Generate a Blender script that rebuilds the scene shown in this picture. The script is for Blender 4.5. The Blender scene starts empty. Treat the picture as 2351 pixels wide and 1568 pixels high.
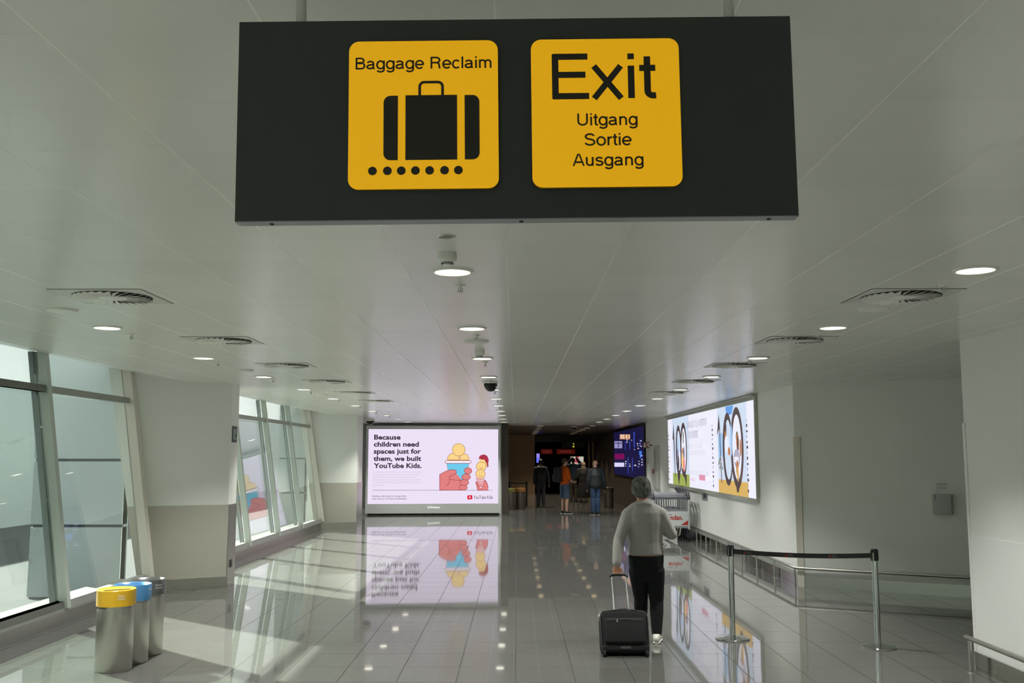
import bpy, bmesh, math, random
from mathutils import Vector, Matrix
random.seed(7)
PI = math.pi
SC = bpy.context.scene
COL = SC.collection
H = 1.9            # eye height of the photographer
CZ = 2.96          # ceiling height

# ------------------------------------------------------------------ camera
F = 2250.0
TH = math.atan((1046.5 - 784.0) / F)
YAW = math.atan((1184.0 - 1175.5) / (F / math.cos(TH)))
cd = bpy.data.cameras.new('camera'); cam = bpy.data.objects.new('camera', cd); COL.objects.link(cam)
cd.sensor_fit = 'HORIZONTAL'; cd.sensor_width = 36.0; cd.lens = 36.0 * F / 2351.0
cd.clip_start = 0.05; cd.clip_end = 300
cam.location = (0, 0, H); cam.rotation_euler = (PI / 2 + TH, 0, YAW)
SC.camera = cam
# ------------------------------------------------------------------ view, sky, sun
vs = SC.view_settings
vs.view_transform = 'Standard'; vs.look = 'None'; vs.gamma = 1.0; vs.use_curve_mapping = False
vs.exposure = 1.25
GS = 0.5 ** 1.25         # screen radiance that reads as its own colour at this exposure
LAMP_POWER = 2.0        # radiance of the downlight diffusers
BEAM = 165.0            # watts of each downlight's beam
SKY = 0.6
w = bpy.data.worlds.new('sky'); SC.world = w; w.use_nodes = True
bgn = w.node_tree.nodes['Background']
bgn.inputs[0].default_value = (0.95, 1.0, 0.985, 1); bgn.inputs[1].default_value = SKY
sd = bpy.data.lights.new('sun', 'SUN'); sun = bpy.data.objects.new('sun', sd); COL.objects.link(sun)
sd.energy = 10.0; sd.angle = math.radians(0.8); sd.color = (0.97, 1.0, 0.90)
SUN_EL = math.radians(32)
sdir = Vector((0.777 * math.cos(SUN_EL), -0.629 * math.cos(SUN_EL), -math.sin(SUN_EL)))
sun.rotation_euler = sdir.to_track_quat('-Z', 'Y').to_euler(); sun.location = (-20, 20, 20)
def portal(y0, y1):
    l = bpy.data.lights.new('daylight_portal', 'AREA'); l.shape = 'RECTANGLE'; l.size = y1 - y0; l.size_y = 3.2
    l.cycles.is_portal = True
    o = bpy.data.objects.new('daylight_portal', l); COL.objects.link(o)
    o.location = (-5.75, (y0 + y1) / 2, 1.7); o.rotation_euler = (0, -PI / 2, PI / 2 * 0)
    o.rotation_euler = Vector((1, 0, 0)).to_track_quat('-Z', 'Y').to_euler()
portal(-8, 13.9); portal(14.8, 26)

# ------------------------------------------------------------------ materials
def lin(c):
    c = c / 255.0
    return c / 12.92 if c <= 0.04045 else ((c + 0.055) / 1.055) ** 2.4
def rgb(r, g, b): return (lin(r), lin(g), lin(b), 1.0)
_M = {}
def mat(name, col, rough=0.5, metal=0.0, spec=0.5, emit=None, estr=1.0, noise=0.0, nscale=20.0, aniso=0.0, bump=0.0, bscale=60.0, coat=0.0):
    if name in _M: return _M[name]
    m = bpy.data.materials.new(name); m.use_nodes = True; nt = m.node_tree
    p = nt.nodes['Principled BSDF']
    p.inputs['Base Color'].default_value = rgb(*col)
    p.inputs['Roughness'].default_value = rough; p.inputs['Metallic'].default_value = metal
    p.inputs['Specular IOR Level'].default_value = spec
    if aniso: p.inputs['Anisotropic'].default_value = aniso
    if coat: p.inputs['Coat Weight'].default_value = coat
    if emit is not None:
        p.inputs['Emission Color'].default_value = rgb(*emit); p.inputs['Emission Strength'].default_value = estr
    if noise or bump:
        tc = nt.nodes.new('ShaderNodeTexCoord'); n = nt.nodes.new('ShaderNodeTexNoise')
        n.inputs['Scale'].default_value = nscale; n.inputs['Detail'].default_value = 3
        nt.links.new(tc.outputs['Object'], n.inputs['Vector'])
        if noise:
            mx = nt.nodes.new('ShaderNodeMix'); mx.data_type = 'RGBA'
            c = rgb(*col)
            mx.inputs[6].default_value = tuple(max(0, v * (1 - noise)) for v in c[:3]) + (1,)
            mx.inputs[7].default_value = tuple(min(1, v * (1 + noise)) for v in c[:3]) + (1,)
            nt.links.new(n.outputs['Fac'], mx.inputs[0]); nt.links.new(mx.outputs[2], p.inputs['Base Color'])
        if bump:
            n2 = nt.nodes.new('ShaderNodeTexNoise'); n2.inputs['Scale'].default_value = bscale
            nt.links.new(tc.outputs['Object'], n2.inputs['Vector'])
            b = nt.nodes.new('ShaderNodeBump'); b.inputs['Strength'].default_value = bump; b.inputs['Distance'].default_value = 0.004
            nt.links.new(n2.outputs['Fac'], b.inputs['Height']); nt.links.new(b.outputs[0], p.inputs['Normal'])
    _M[name] = m
    return m
def glow(name, col, s=1.0):
    if name in _M: return _M[name]
    m = bpy.data.materials.new(name); m.use_nodes = True; nt = m.node_tree
    p = nt.nodes['Principled BSDF']
    p.inputs['Base Color'].default_value = (0.01, 0.01, 0.01, 1); p.inputs['Roughness'].default_value = 0.35
    p.inputs['Specular IOR Level'].default_value = 0.2
    p.inputs['Emission Color'].default_value = rgb(*col); p.inputs['Emission Strength'].default_value = s
    _M[name] = m
    return m
class NT:
    def __init__(s, m): s.nt = m.node_tree
    def new(s, t, **kw):
        n = s.nt.nodes.new(t)
        for k, v in kw.items(): setattr(n, k, v)
        return n
    def math(s, op, a, b=None, c=None):
        n = s.new('ShaderNodeMath', operation=op)
        for i, v in enumerate((a, b, c)):
            if v is None: continue
            if isinstance(v, (int, float)): n.inputs[i].default_value = v
            else: s.nt.links.new(v, n.inputs[i])
        return n.outputs[0]
    def link(s, a, b): s.nt.links.new(a, b)
    def mix(s, f, a, b):
        n = s.new('ShaderNodeMix'); n.data_type = 'RGBA'
        for i, v in ((0, f), (6, a), (7, b)):
            if isinstance(v, (tuple, float, int)): n.inputs[i].default_value = v
            else: s.link(v, n.inputs[i])
        return n.outputs[2]
def tile_mat(name, col, joint, px, py, ox, oy, hw, rough, spec, var, wave, wscale, jrough=0.5, jointx=None, hwy=None):
    m = bpy.data.materials.new(name); m.use_nodes = True; N = NT(m)
    p = m.node_tree.nodes['Principled BSDF']
    tc = N.new('ShaderNodeTexCoord'); sx = N.new('ShaderNodeSeparateXYZ'); N.link(tc.outputs['Object'], sx.inputs[0])
    u = N.math('DIVIDE', N.math('SUBTRACT', sx.outputs[0], ox), px); v = N.math('DIVIDE', N.math('SUBTRACT', sx.outputs[1], oy), py)
    du = N.math('MULTIPLY', N.math('ABSOLUTE', N.math('SUBTRACT', u, N.math('ROUND', u))), px)
    dv = N.math('MULTIPLY', N.math('ABSOLUTE', N.math('SUBTRACT', v, N.math('ROUND', v))), py)
    jx = N.math('LESS_THAN', du, hw); jy = N.math('LESS_THAN', dv, hwy or hw)
    cmb = N.new('ShaderNodeCombineXYZ'); N.link(N.math('FLOOR', u), cmb.inputs[0]); N.link(N.math('FLOOR', v), cmb.inputs[1])
    wn = N.new('ShaderNodeTexWhiteNoise'); N.link(cmb.outputs[0], wn.inputs['Vector'])
    c = rgb(*col)
    lo = tuple(x * (1 - var) for x in c[:3]) + (1,); hi = tuple(min(1, x * (1 + var)) for x in c[:3]) + (1,)
    base = N.mix(wn.outputs['Value'], lo, hi)
    base = N.mix(jy, base, rgb(*joint)); base = N.mix(jx, base, rgb(*(jointx or joint)))
    N.link(base, p.inputs['Base Color'])
    j = N.math('MAXIMUM', jx, jy)
    N.link(N.math('ADD', N.math('MULTIPLY', j, jrough - rough), rough), p.inputs['Roughness'])
    p.inputs['Specular IOR Level'].default_value = spec
    n = N.new('ShaderNodeTexNoise'); n.inputs['Scale'].default_value = wscale; n.inputs['Detail'].default_value = 1
    N.link(tc.outputs['Object'], n.inputs['Vector'])
    # each tile is laid with a slight tilt of its own
    h = N.math('ADD', N.math('MULTIPLY', n.outputs['Fac'], 1.0), N.math('MULTIPLY', N.math('MULTIPLY', N.math('SUBTRACT', wn.outputs['Value'], 0.5), N.math('FRACT', v)), 0.6))
    b = N.new('ShaderNodeBump'); b.inputs['Strength'].default_value = 1.0; b.inputs['Distance'].default_value = wave
    N.link(h, b.inputs['Height']); N.link(b.outputs[0], p.inputs['Normal'])
    _M[name] = m
    return m
def glass_mat():
    m = bpy.data.materials.new('green_tinted_glass'); m.use_nodes = True; N = NT(m)
    out = m.node_tree.nodes['Material Output']; m.node_tree.nodes.remove(m.node_tree.nodes['Principled BSDF'])
    t = N.new('ShaderNodeBsdfTransparent'); t.inputs[0].default_value = (0.915, 0.94, 0.925, 1)
    g = N.new('ShaderNodeBsdfGlossy'); g.inputs['Roughness'].default_value = 0.0; g.inputs[0].default_value = (1, 1, 1, 1)
    lw = N.new('ShaderNodeLayerWeight'); lw.inputs['Blend'].default_value = 0.5
    f = N.math('ADD', N.math('MULTIPLY', N.math('POWER', lw.outputs['Facing'], 5.0), 0.95), 0.05)
    mx = N.new('ShaderNodeMixShader'); N.link(f, mx.inputs[0]); N.link(t.outputs[0], mx.inputs[1]); N.link(g.outputs[0], mx.inputs[2])
    N.link(mx.outputs[0], out.inputs[0])
    return m
FLOOR = tile_mat('polished_floor_tile', (97, 97, 93), (62, 62, 58), 0.506, 0.6, 0.0, 9.16, 0.0036, 0.035, 0.55, 0.04, 0.0006, 1.5, 0.5, (42, 42, 40), 0.003)
CEIL = tile_mat('satin_ceiling_panel', (226, 227, 218), (202, 203, 194), 0.577, 0.48, -0.05, 2.37, 0.003, 0.22, 0.5, 0.02, 0.0010, 1.1, 0.4, (234, 236, 226), 0.002)
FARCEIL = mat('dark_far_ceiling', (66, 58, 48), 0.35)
WALL = mat('white_wall_paint', (234, 236, 229), 0.42, noise=0.015, nscale=2)
WAINSCOT = mat('beige_wall_cladding', (184, 181, 168), 0.45, noise=0.02, nscale=2)
PANEL = mat('white_wall_cladding', (236, 238, 233), 0.4)
BROWN = mat('brown_wall_cladding', (178, 152, 120), 0.55, noise=0.08, nscale=1.2)
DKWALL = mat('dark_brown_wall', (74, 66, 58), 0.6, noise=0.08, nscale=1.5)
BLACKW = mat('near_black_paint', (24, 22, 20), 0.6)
STEEL = mat('brushed_stainless_steel', (198, 196, 188), 0.34, 1.0, noise=0.05, nscale=8, aniso=0.5)
STEEL_MIR = mat('polished_stainless_steel', (190, 189, 182), 0.12, 1.0)
CHROME = mat('chrome', (214, 216, 216), 0.08, 1.0)
ALU = mat('painted_aluminium', (190, 198, 190), 0.4, 0.1); ALU2 = mat('grey_transom_metal', (160, 162, 156), 0.4, 0.2)
ALU_DK = mat('dark_gasket', (112, 120, 120), 0.5)
CREAM = mat('cream_corner_guard', (222, 218, 204), 0.4)
EXT = mat('pale_outside_cladding', (190, 202, 202), 0.7)
EXT_J = mat('outside_joint', (70, 82, 84), 0.7)
GROUND = mat('outside_asphalt', (74, 77, 78), 0.9)
GLASS = glass_mat()
BLACK = mat('black_plastic', (22, 23, 23), 0.45)
SIGNBODY = mat('dark_grey_sign_enamel', (58, 62, 64), 0.5, noise=0.03, nscale=4)
SIGNEDGE = mat('sign_underside_metal', (160, 162, 166), 0.45, 0.1)
YELLOW = mat('yellow_sign_face', (226, 172, 18), 0.45, emit=(236, 172, 10), estr=0.25)
YEL_EDGE = mat('yellow_sign_edge', (150, 118, 14), 0.4)
INK = mat('dark_sign_print', (42, 40, 34), 0.5)
GREYPOLE = mat('grey_painted_pole', (206, 208, 204), 0.45)
WHITEP = mat('white_plastic', (228, 228, 220), 0.4)
LAMPGL = glow('downlight_diffuser', (255, 250, 232), LAMP_POWER)
DARKSLOT = mat('dark_slot', (40, 42, 38), 0.7)

# ------------------------------------------------------------------ object helpers
def obj(name, bm, m, parent=None, smooth=False, mats=None):
    me = bpy.data.meshes.new(name); bmesh.ops.recalc_face_normals(bm, faces=bm.faces[:]); bm.to_mesh(me); bm.free()
    for mm in (mats or [m]): me.materials.append(mm)
    if smooth:
        for p in me.polygons: p.use_smooth = True
        if smooth != 'all':
            me.set_sharp_from_angle(angle=math.radians(35))
    o = bpy.data.objects.new(name, me); COL.objects.link(o)
    if parent is not None: o.parent = parent
    return o
def tag(o, label, cat, group=None):
    o['label'] = label; o['category'] = cat
    if group: o['group'] = group
    return o
def thing(name, label, cat, loc=(0, 0, 0), rz=0.0, group=None):
    o = bpy.data.objects.new(name, None); COL.objects.link(o); o.location = loc; o.rotation_euler = (0, 0, rz)
    o.empty_display_size = 0.1
    return tag(o, label, cat, group)
def struct(name, bm, m, parent=None, smooth=False, mats=None):
    o = obj(name, bm, m, parent, smooth, mats)
    if parent is None: o['kind'] = 'structure'
    return o
def sgroup(name):
    o = bpy.data.objects.new(name, None); COL.objects.link(o); o['kind'] = 'structure'; return o
def dup(root, loc, rz, label, group=None):
    r = root.copy(); COL.objects.link(r); r.location = loc; r.rotation_euler = (0, 0, rz); r['label'] = label
    if group: r['group'] = group
    for ch in list(root.children):
        c = ch.copy(); COL.objects.link(c); c.parent = r
        for g in list(ch.children):
            d = g.copy(); COL.objects.link(d); d.parent = c
    return r
def NB(): return bmesh.new()
def bx(bm, x0, y0, z0, x1, y1, z1, mi=0):
    vs = [bm.verts.new(p) for p in ((x0, y0, z0), (x1, y0, z0), (x1, y1, z0), (x0, y1, z0), (x0, y0, z1), (x1, y0, z1), (x1, y1, z1), (x0, y1, z1))]
    for f in ((3, 2, 1, 0), (4, 5, 6, 7), (0, 1, 5, 4), (1, 2, 6, 5), (2, 3, 7, 6), (3, 0, 4, 7)):
        bm.faces.new([vs[i] for i in f]).material_index = mi
    return vs
def rbox(bm, x0, y0, z0, x1, y1, z1, r, seg=3):
    b2 = NB(); bx(b2, x0, y0, z0, x1, y1, z1)
    bmesh.ops.bevel(b2, geom=b2.edges[:], offset=r, segments=seg, affect='EDGES', profile=0.5)
    merge(bm, b2)
def merge(bm, b2, M=None):
    if M is not None: bmesh.ops.transform(b2, matrix=M, verts=b2.verts[:])
    mp = {v: bm.verts.new(v.co) for v in b2.verts}
    for f in b2.faces:
        try: bm.faces.new([mp[v] for v in f.verts]).material_index = f.material_index
        except ValueError: pass
    b2.free()
def hexa(bm, P):   # eight corner points, bottom ring then top ring
    vs = [bm.verts.new(p) for p in P]
    for f in ((3, 2, 1, 0), (4, 5, 6, 7), (0, 1, 5, 4), (1, 2, 6, 5), (2, 3, 7, 6), (3, 0, 4, 7)):
        bm.faces.new([vs[i] for i in f])
def frame_of(d, ref=None):
    d = d.normalized()
    r = ref if ref is not None else (Vector((1, 0, 0)) if abs(d.x) < 0.8 else Vector((0, 1, 0)))
    a = (r - d * r.dot(d)).normalized(); b = d.cross(a)
    return a, b
def tube(bm, pts, rad, n=12, cap=True, ref=None, ball=False):
    P = [Vector(p) for p in pts]
    if not isinstance(rad, (list, tuple)): rad = [rad] * len(P)
    R = [r if isinstance(r, tuple) else (r, r) for r in rad]
    if ball:   # rounded ends
        d0 = (P[0] - P[1]).normalized(); d1 = (P[-1] - P[-2]).normalized()
        r0, r1 = min(R[0]), min(R[-1])
        P = [P[0] + d0 * r0 * 0.95, P[0] + d0 * r0 * 0.6] + P + [P[-1] + d1 * r1 * 0.6, P[-1] + d1 * r1 * 0.95]
        k = lambda r, f: (r[0] * f, r[1] * f)
        R = [k(R[0], 0.3), k(R[0], 0.8)] + R + [k(R[-1], 0.8), k(R[-1], 0.3)]
    rings = []; a = None
    for i, p in enumerate(P):
        d = (P[min(i + 1, len(P) - 1)] - P[max(i - 1, 0)])
        a, b = frame_of(d, ref if (ref is not None) else a)
        rings.append([bm.verts.new(p + a * R[i][0] * math.cos(2 * PI * k / n) + b * R[i][1] * math.sin(2 * PI * k / n)) for k in range(n)])
    for i in range(len(rings) - 1):
        for k in range(n):
            bm.faces.new((rings[i][k], rings[i][(k + 1) % n], rings[i + 1][(k + 1) % n], rings[i + 1][k]))
    if cap:
        bm.faces.new(rings[0][::-1]); bm.faces.new(rings[-1])
def cyl(bm, p0, p1, r, n=16): tube(bm, [p0, p1], r, n)
def lathe(bm, prof, c=(0, 0, 0), n=32, mi=0):
    rings = []
    for r, z in prof:
        if r < 1e-6: rings.append([bm.verts.new((c[0], c[1], c[2] + z))])
        else: rings.append([bm.verts.new((c[0] + r * math.cos(2 * PI * k / n), c[1] + r * math.sin(2 * PI * k / n), c[2] + z)) for k in range(n)])
    for i in range(len(rings) - 1):
        A, B = rings[i], rings[i + 1]
        for k in range(n):
            k2 = (k + 1) % n
            if len(A) == 1 and len(B) == 1: continue
            if len(A) == 1: f = (A[0], B[k2], B[k])
            elif len(B) == 1: f = (A[k], A[k2], B[0])
            else: f = (A[k], A[k2], B[k2], B[k])
            bm.faces.new(f).material_index = mi
def ball(bm, c, r, n=16, m=10):
    rx, ry, rz = r if isinstance(r, tuple) else (r, r, r)
    b2 = NB(); bmesh.ops.create_uvsphere(b2, u_segments=n, v_segments=m, radius=1.0)
    merge(bm, b2, Matrix.Translation(Vector(c)) @ Matrix.Diagonal((rx, ry, rz, 1)))

# ------------------------------------------------------------------ flat graphics (print and screens)
def arc(cx, cy, rx, ry, a0, a1, n=14):
    return [(cx + rx * math.cos(math.radians(a0 + (a1 - a0) * i / n)), cy + ry * math.sin(math.radians(a0 + (a1 - a0) * i / n))) for i in range(n + 1)]
class Art:
    """graphics drawn in a plane facing -Y: x to the right, z up; later layers lie a hair in front of earlier ones"""
    def __init__(s, y0=0.0, step=0.0006): s.bm = NB(); s.mats = []; s.y = y0; s.step = step
    def mi(s, m):
        if m not in s.mats: s.mats.append(m)
        return s.mats.index(m)
    def layer(s): s.y -= s.step
    def poly(s, pts, m):
        v = [s.bm.verts.new((p[0], s.y, p[1])) for p in pts]
        f = s.bm.faces.new(v); f.material_index = s.mi(m)
        if len(v) > 4: bmesh.ops.triangulate(s.bm, faces=[f])
    def rect(s, x0, z0, x1, z1, m): s.poly([(x0, z0), (x1, z0), (x1, z1), (x0, z1)], m)
    def rrect(s, x0, z0, x1, z1, r, m, a=0.0):
        P = arc(x1 - r, z1 - r, r, r, 0, 90, 8) + arc(x0 + r, z1 - r, r, r, 90, 180, 8) + arc(x0 + r, z0 + r, r, r, 180, 270, 8) + arc(x1 - r, z0 + r, r, r, 270, 360, 8)
        if a:
            cx, cz = (x0 + x1) / 2, (z0 + z1) / 2; c, q = math.cos(a), math.sin(a)
            P = [(cx + (x - cx) * c - (z - cz) * q, cz + (x - cx) * q + (z - cz) * c) for x, z in P]
        s.poly(P, m)
    def disc(s, cx, cz, rx, m, rz=None): s.poly(arc(cx, cz, rx, rz or rx, 0, 360, 40)[:-1], m)
    def line(s, pts, wd, m, closed=False, diag=False):
        n = len(pts); L = []; R = []
        for i in range(n):
            if closed: a, b = pts[(i - 1) % n], pts[(i + 1) % n]
            else: a, b = pts[max(i - 1, 0)], pts[min(i + 1, n - 1)]
            d = Vector((b[0] - a[0], b[1] - a[1]))
            if d.length < 1e-9: d = Vector((1, 0))
            d.normalize(); q = Vector((-d.y, d.x)) * wd / 2; k = 1.0
            if 0 < i < n - 1 or closed:
                e = Vector((b[0] - pts[i][0], b[1] - pts[i][1]))
                if e.length > 1e-9:
                    cs = abs(e.normalized().dot(d)); k = min(1.6, 1 / max(cs, 0.4))
            L.append((pts[i][0] + q.x * k, pts[i][1] + q.y * k)); R.append((pts[i][0] - q.x * k, pts[i][1] - q.y * k))
        rng = range(n) if closed else range(n - 1)
        for i in rng:
            j = (i + 1) % n
            s.poly([L[i], R[i], R[j], L[j]], m)
    def shape(s, pts, fill, edge=None, wd=0.01):
        s.poly(pts, fill)
        if edge: s.layer(); s.line(pts, wd, edge, closed=True)
    def text(s, body, x, z, cap, m, width=None, bold=0.0, align='L'):
        c = bpy.data.curves.new('lettering', 'FONT'); c.body = body; c.offset = bold; c.resolution_u = 3
        o = bpy.data.objects.new('lettering', c); COL.objects.link(o)
        dg = bpy.context.evaluated_depsgraph_get(); me = bpy.data.meshes.new_from_object(o.evaluated_get(dg))
        bpy.data.objects.remove(o); bpy.data.curves.remove(c)
        xs = [v.co.x for v in me.vertices]
        if not xs: return
        x0, x1 = min(xs), max(xs); kz = cap / 0.70
        kx = (width / (x1 - x0)) if width else kz
        wd = (x1 - x0) * kx; ox = {'L': x, 'C': x - wd / 2, 'R': x - wd}[align]
        vv = [s.bm.verts.new((ox + (v.co.x - x0) * kx, s.y, z + v.co.y * kz)) for v in me.vertices]
        for p in me.polygons:
            try: s.bm.faces.new([vv[i] for i in p.vertices]).material_index = s.mi(m)
            except ValueError: pass
        bpy.data.meshes.remove(me)
    def sans(s, body, x, z, cap, m, width, wd=0.085):
        """plain grotesque lettering drawn as strokes"""
        adv = sum(GL[c][0] for c in body)
        k = cap / 0.72; first, last = 0.07, 0.05
        kx = width / (adv - first - last); px = -first
        for c in body:
            a, strokes = GL[c]
            for st in strokes:
                w2 = wd; pts = st
                if isinstance(st, tuple): pts, w2 = st[0], st[1]
                s.y -= 0.00003      # strokes that cross never share a plane
                s.line_aniso([((px + p[0]) * kx + x, p[1] * k + z) for p in pts], w2 * kx, w2 * k, m)
            px += a
    def line_aniso(s, pts, wx, wz, m):
        # scale to unit pen space, stroke there, scale back
        P = [(p[0] / wx, p[1] / wz) for p in pts]
        keep = s.poly
        s.poly = lambda q, mm: keep([(a * wx, b * wz) for a, b in q], mm)
        s.line(P, 1.0, m); s.poly = keep
    def scribble(s, x0, x1, z, h, m, stroke=0.012, gap=0.02, up=False):
        """illegible print, as the photo shows it: rows of small upright strokes"""
        x = x0
        while x < x1 - stroke:
            wd = stroke * random.uniform(0.6, 1.5); hh = h * random.uniform(0.75, 1.0); z0 = z + (h - hh) * random.random()
            k = random.random()
            if k < 0.45: s.rect(x, z0, x + wd, z0 + hh, m)
            elif k < 0.7: s.rect(x, z0, x + wd, z0 + hh, m); s.rect(x, z0 + hh - h * 0.16, x + wd * 2.4, z0 + hh, m)
            elif k < 0.9: s.rect(x, z0, x + wd, z0 + hh, m); s.rect(x, z0, x + wd * 2.4, z0 + h * 0.16, m)
            x += wd + gap * random.uniform(0.6, 1.4)
    def build(s, name, parent): return obj(name, s.bm, None, parent, mats=s.mats)
GL = {
 ' ': (0.278, []),
 'o': (0.556, [arc(.278, .26, .213, .235, 0, 360, 28)]),
 'c': (0.5, [arc(.265, .26, .2, .235, 42, 318, 24)]),
 'e': (0.556, [[(.07, .255), (.5, .255)], arc(.278, .26, .213, .235, -2, 318, 26)]),
 'a': (0.556, [arc(.25, .365, .17, .113, 168, 0, 12) + [(.42, .1)] + arc(.485, .1, .065, .06, 180, 275, 6), [(.42, .3)] + arc(.225, .15, .16, .11, 90, 270, 14) + arc(.225, .18, .195, .14, -90, -10, 8)]),
 'g': (0.556, [arc(.27, .265, .2, .233, 0, 360, 26), [(.47, .523), (.47, -.02)] + arc(.27, -.02, .2, .145, 0, -155, 14)]),
 'n': (0.556, [[(.112, 0), (.112, .523)], [(.112, .3)] + arc(.277, .33, .165, .15, 170, 0, 14) + [(.442, 0)]]),
 'm': (0.833, [[(.108, 0), (.108, .523)], [(.108, .3)] + arc(.262, .345, .154, .137, 170, 0, 12) + [(.416, 0)], [(.416, .3)] + arc(.57, .345, .154, .137, 170, 0, 12) + [(.724, 0)]]),
 'r': (0.333, [[(.112, 0), (.112, .523)], [(.112, .28)] + arc(.3, .3, .188, .18, 170, 85, 9)]),
 'u': (0.556, [[(.112, .523), (.112, .19)] + arc(.277, .19, .165, .15, 180, 350, 14), [(.442, .523), (.442, 0)]]),
 'i': (0.222, [[(.111, 0), (.111, .523)], [(.111, .625), (.111, .72)]]),
 'l': (0.222, [[(.111, 0), (.111, .72)]]),
 't': (0.278, [[(.135, .67), (.135, .115)] + arc(.22, .115, .085, .075, 180, 275, 8) + [(.262, .043)], [(.015, .483), (.26, .483)]]),
 's': (0.5, [arc(.25, .38, .165, .105, 15, 262, 16) + arc(.25, .155, .185, .115, 82, -165, 16)]),
 'S': (0.667, [arc(.335, .53, .225, .15, 12, 262, 18) + arc(.335, .2, .25, .165, 82, -168, 18)]),
 'x': (0.5, [([(.045, 0), (.455, .523)], .095), ([(.045, .523), (.455, 0)], .095)]),
 'E': (0.667, [[(.125, 0), (.125, .72)], [(.09, .6775), (.62, .6775)], [(.09, .385), (.585, .385)], [(.09, .0425), (.635, .0425)]]),
 'B': (0.667, [[(.12, 0), (.12, .72)], [(.1, .6775), (.36, .6775)] + arc(.36, .532, .175, .1455, 90, -90, 12) + [(.1, .386)], [(.1, .386), (.38, .386)] + arc(.38, .2145, .2, .172, 90, -90, 12) + [(.1, .0425)]]),
 'R': (0.722, [[(.12, 0), (.12, .72)], [(.1, .6775), (.4, .6775)] + arc(.4, .52, .185, .1575, 90, -90, 12) + [(.1, .3625)], [(.4, .3625)] + arc(.4, .2, .165, .16, 80, 10, 7) + [(.575, .09), (.61, 0)]]),
 'U': (0.722, [[(.118, .72), (.118, .25)] + arc(.361, .25, .243, .21, 180, 360, 18) + [(.604, .72)]]),
 'A': (0.667, [([(.045, 0), (.31, .72)], .09), ([(.357, .72), (.622, 0)], .09), [(.14, .225), (.53, .225)]]),
}

# ================================================================== THE SETTING
def slab(bm, p0, p1, z0, z1, t):
    """upright slab whose face runs p0 -> p1 in plan; thickness t to the right of that direction"""
    d = Vector((p1[0] - p0[0], p1[1] - p0[1])).normalized(); n = Vector((d.y, -d.x)) * t
    q0 = (p0[0] + n.x, p0[1] + n.y); q1 = (p1[0] + n.x, p1[1] + n.y)
    hexa(bm, [(*p0, z0), (*p1, z0), (*q1, z0), (*q0, z0), (*p0, z1), (*p1, z1), (*q1, z1), (*q0, z1)])
def sslab(name, p0, p1, z0, z1, t, m):
    bm = NB(); slab(bm, p0, p1, z0, z1, t); return struct(name, bm, m)
def sbox(name, b, m):
    bm = NB(); bx(bm, *b); return struct(name, bm, m)
def FX(z): return -5.14 - (z - 0.2) * 0.143
EDGE = -4.78
sbox('floor', (-5.3, -8, -0.12, 8, 60, 0), FLOOR)
sbox('ceiling', (EDGE, -8, CZ, 8, 34.6, CZ + 0.15), CEIL)
bm = NB()
hexa(bm, [(-5.9, -8, CZ + 0.21), (EDGE, -8, CZ), (EDGE, 34.6, CZ), (-5.9, 34.6, CZ + 0.21), (-5.9, -8, CZ + 0.36), (EDGE, -8, CZ + 0.15), (EDGE, 34.6, CZ + 0.15), (-5.9, 34.6, CZ + 0.36)])
struct('ceiling', bm, CEIL)
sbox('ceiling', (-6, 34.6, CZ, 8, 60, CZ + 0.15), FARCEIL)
# outside
sbox('ground', (-40, -20, -0.3, -5.61, 110, -0.1), GROUND)
def cladding(name, x0, y0, x1, y1, zs):
    r = sgroup(name)
    for a, b in zip(zs[:-1], zs[1:]):
        bm = NB(); bx(bm, x0, y0, a + 0.02, x1, y1, b - 0.02); struct('wall_cladding_panel', bm, EXT, r)
    bm = NB(); bx(bm, x0 + 0.02, y0 + 0.02, zs[0], x1 - 0.0, y1 + 0.04, zs[-1]); struct('wall_joint_backing', bm, EXT_J, r)
cladding('wall_outside', -6.9, 14.12, -5.6, 14.3, (-0.1, 0.91, 1.84, 3.6, 6.0))
cladding('wall_outside', -6.3, 26.2, -5.6, 26.4, (-0.1, 0.93, 1.83, 3.6, 6.0))
sbox('wall_outside', (-14.6, -14, -0.1, -14.3, 95, 3.9), EXT)

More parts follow.
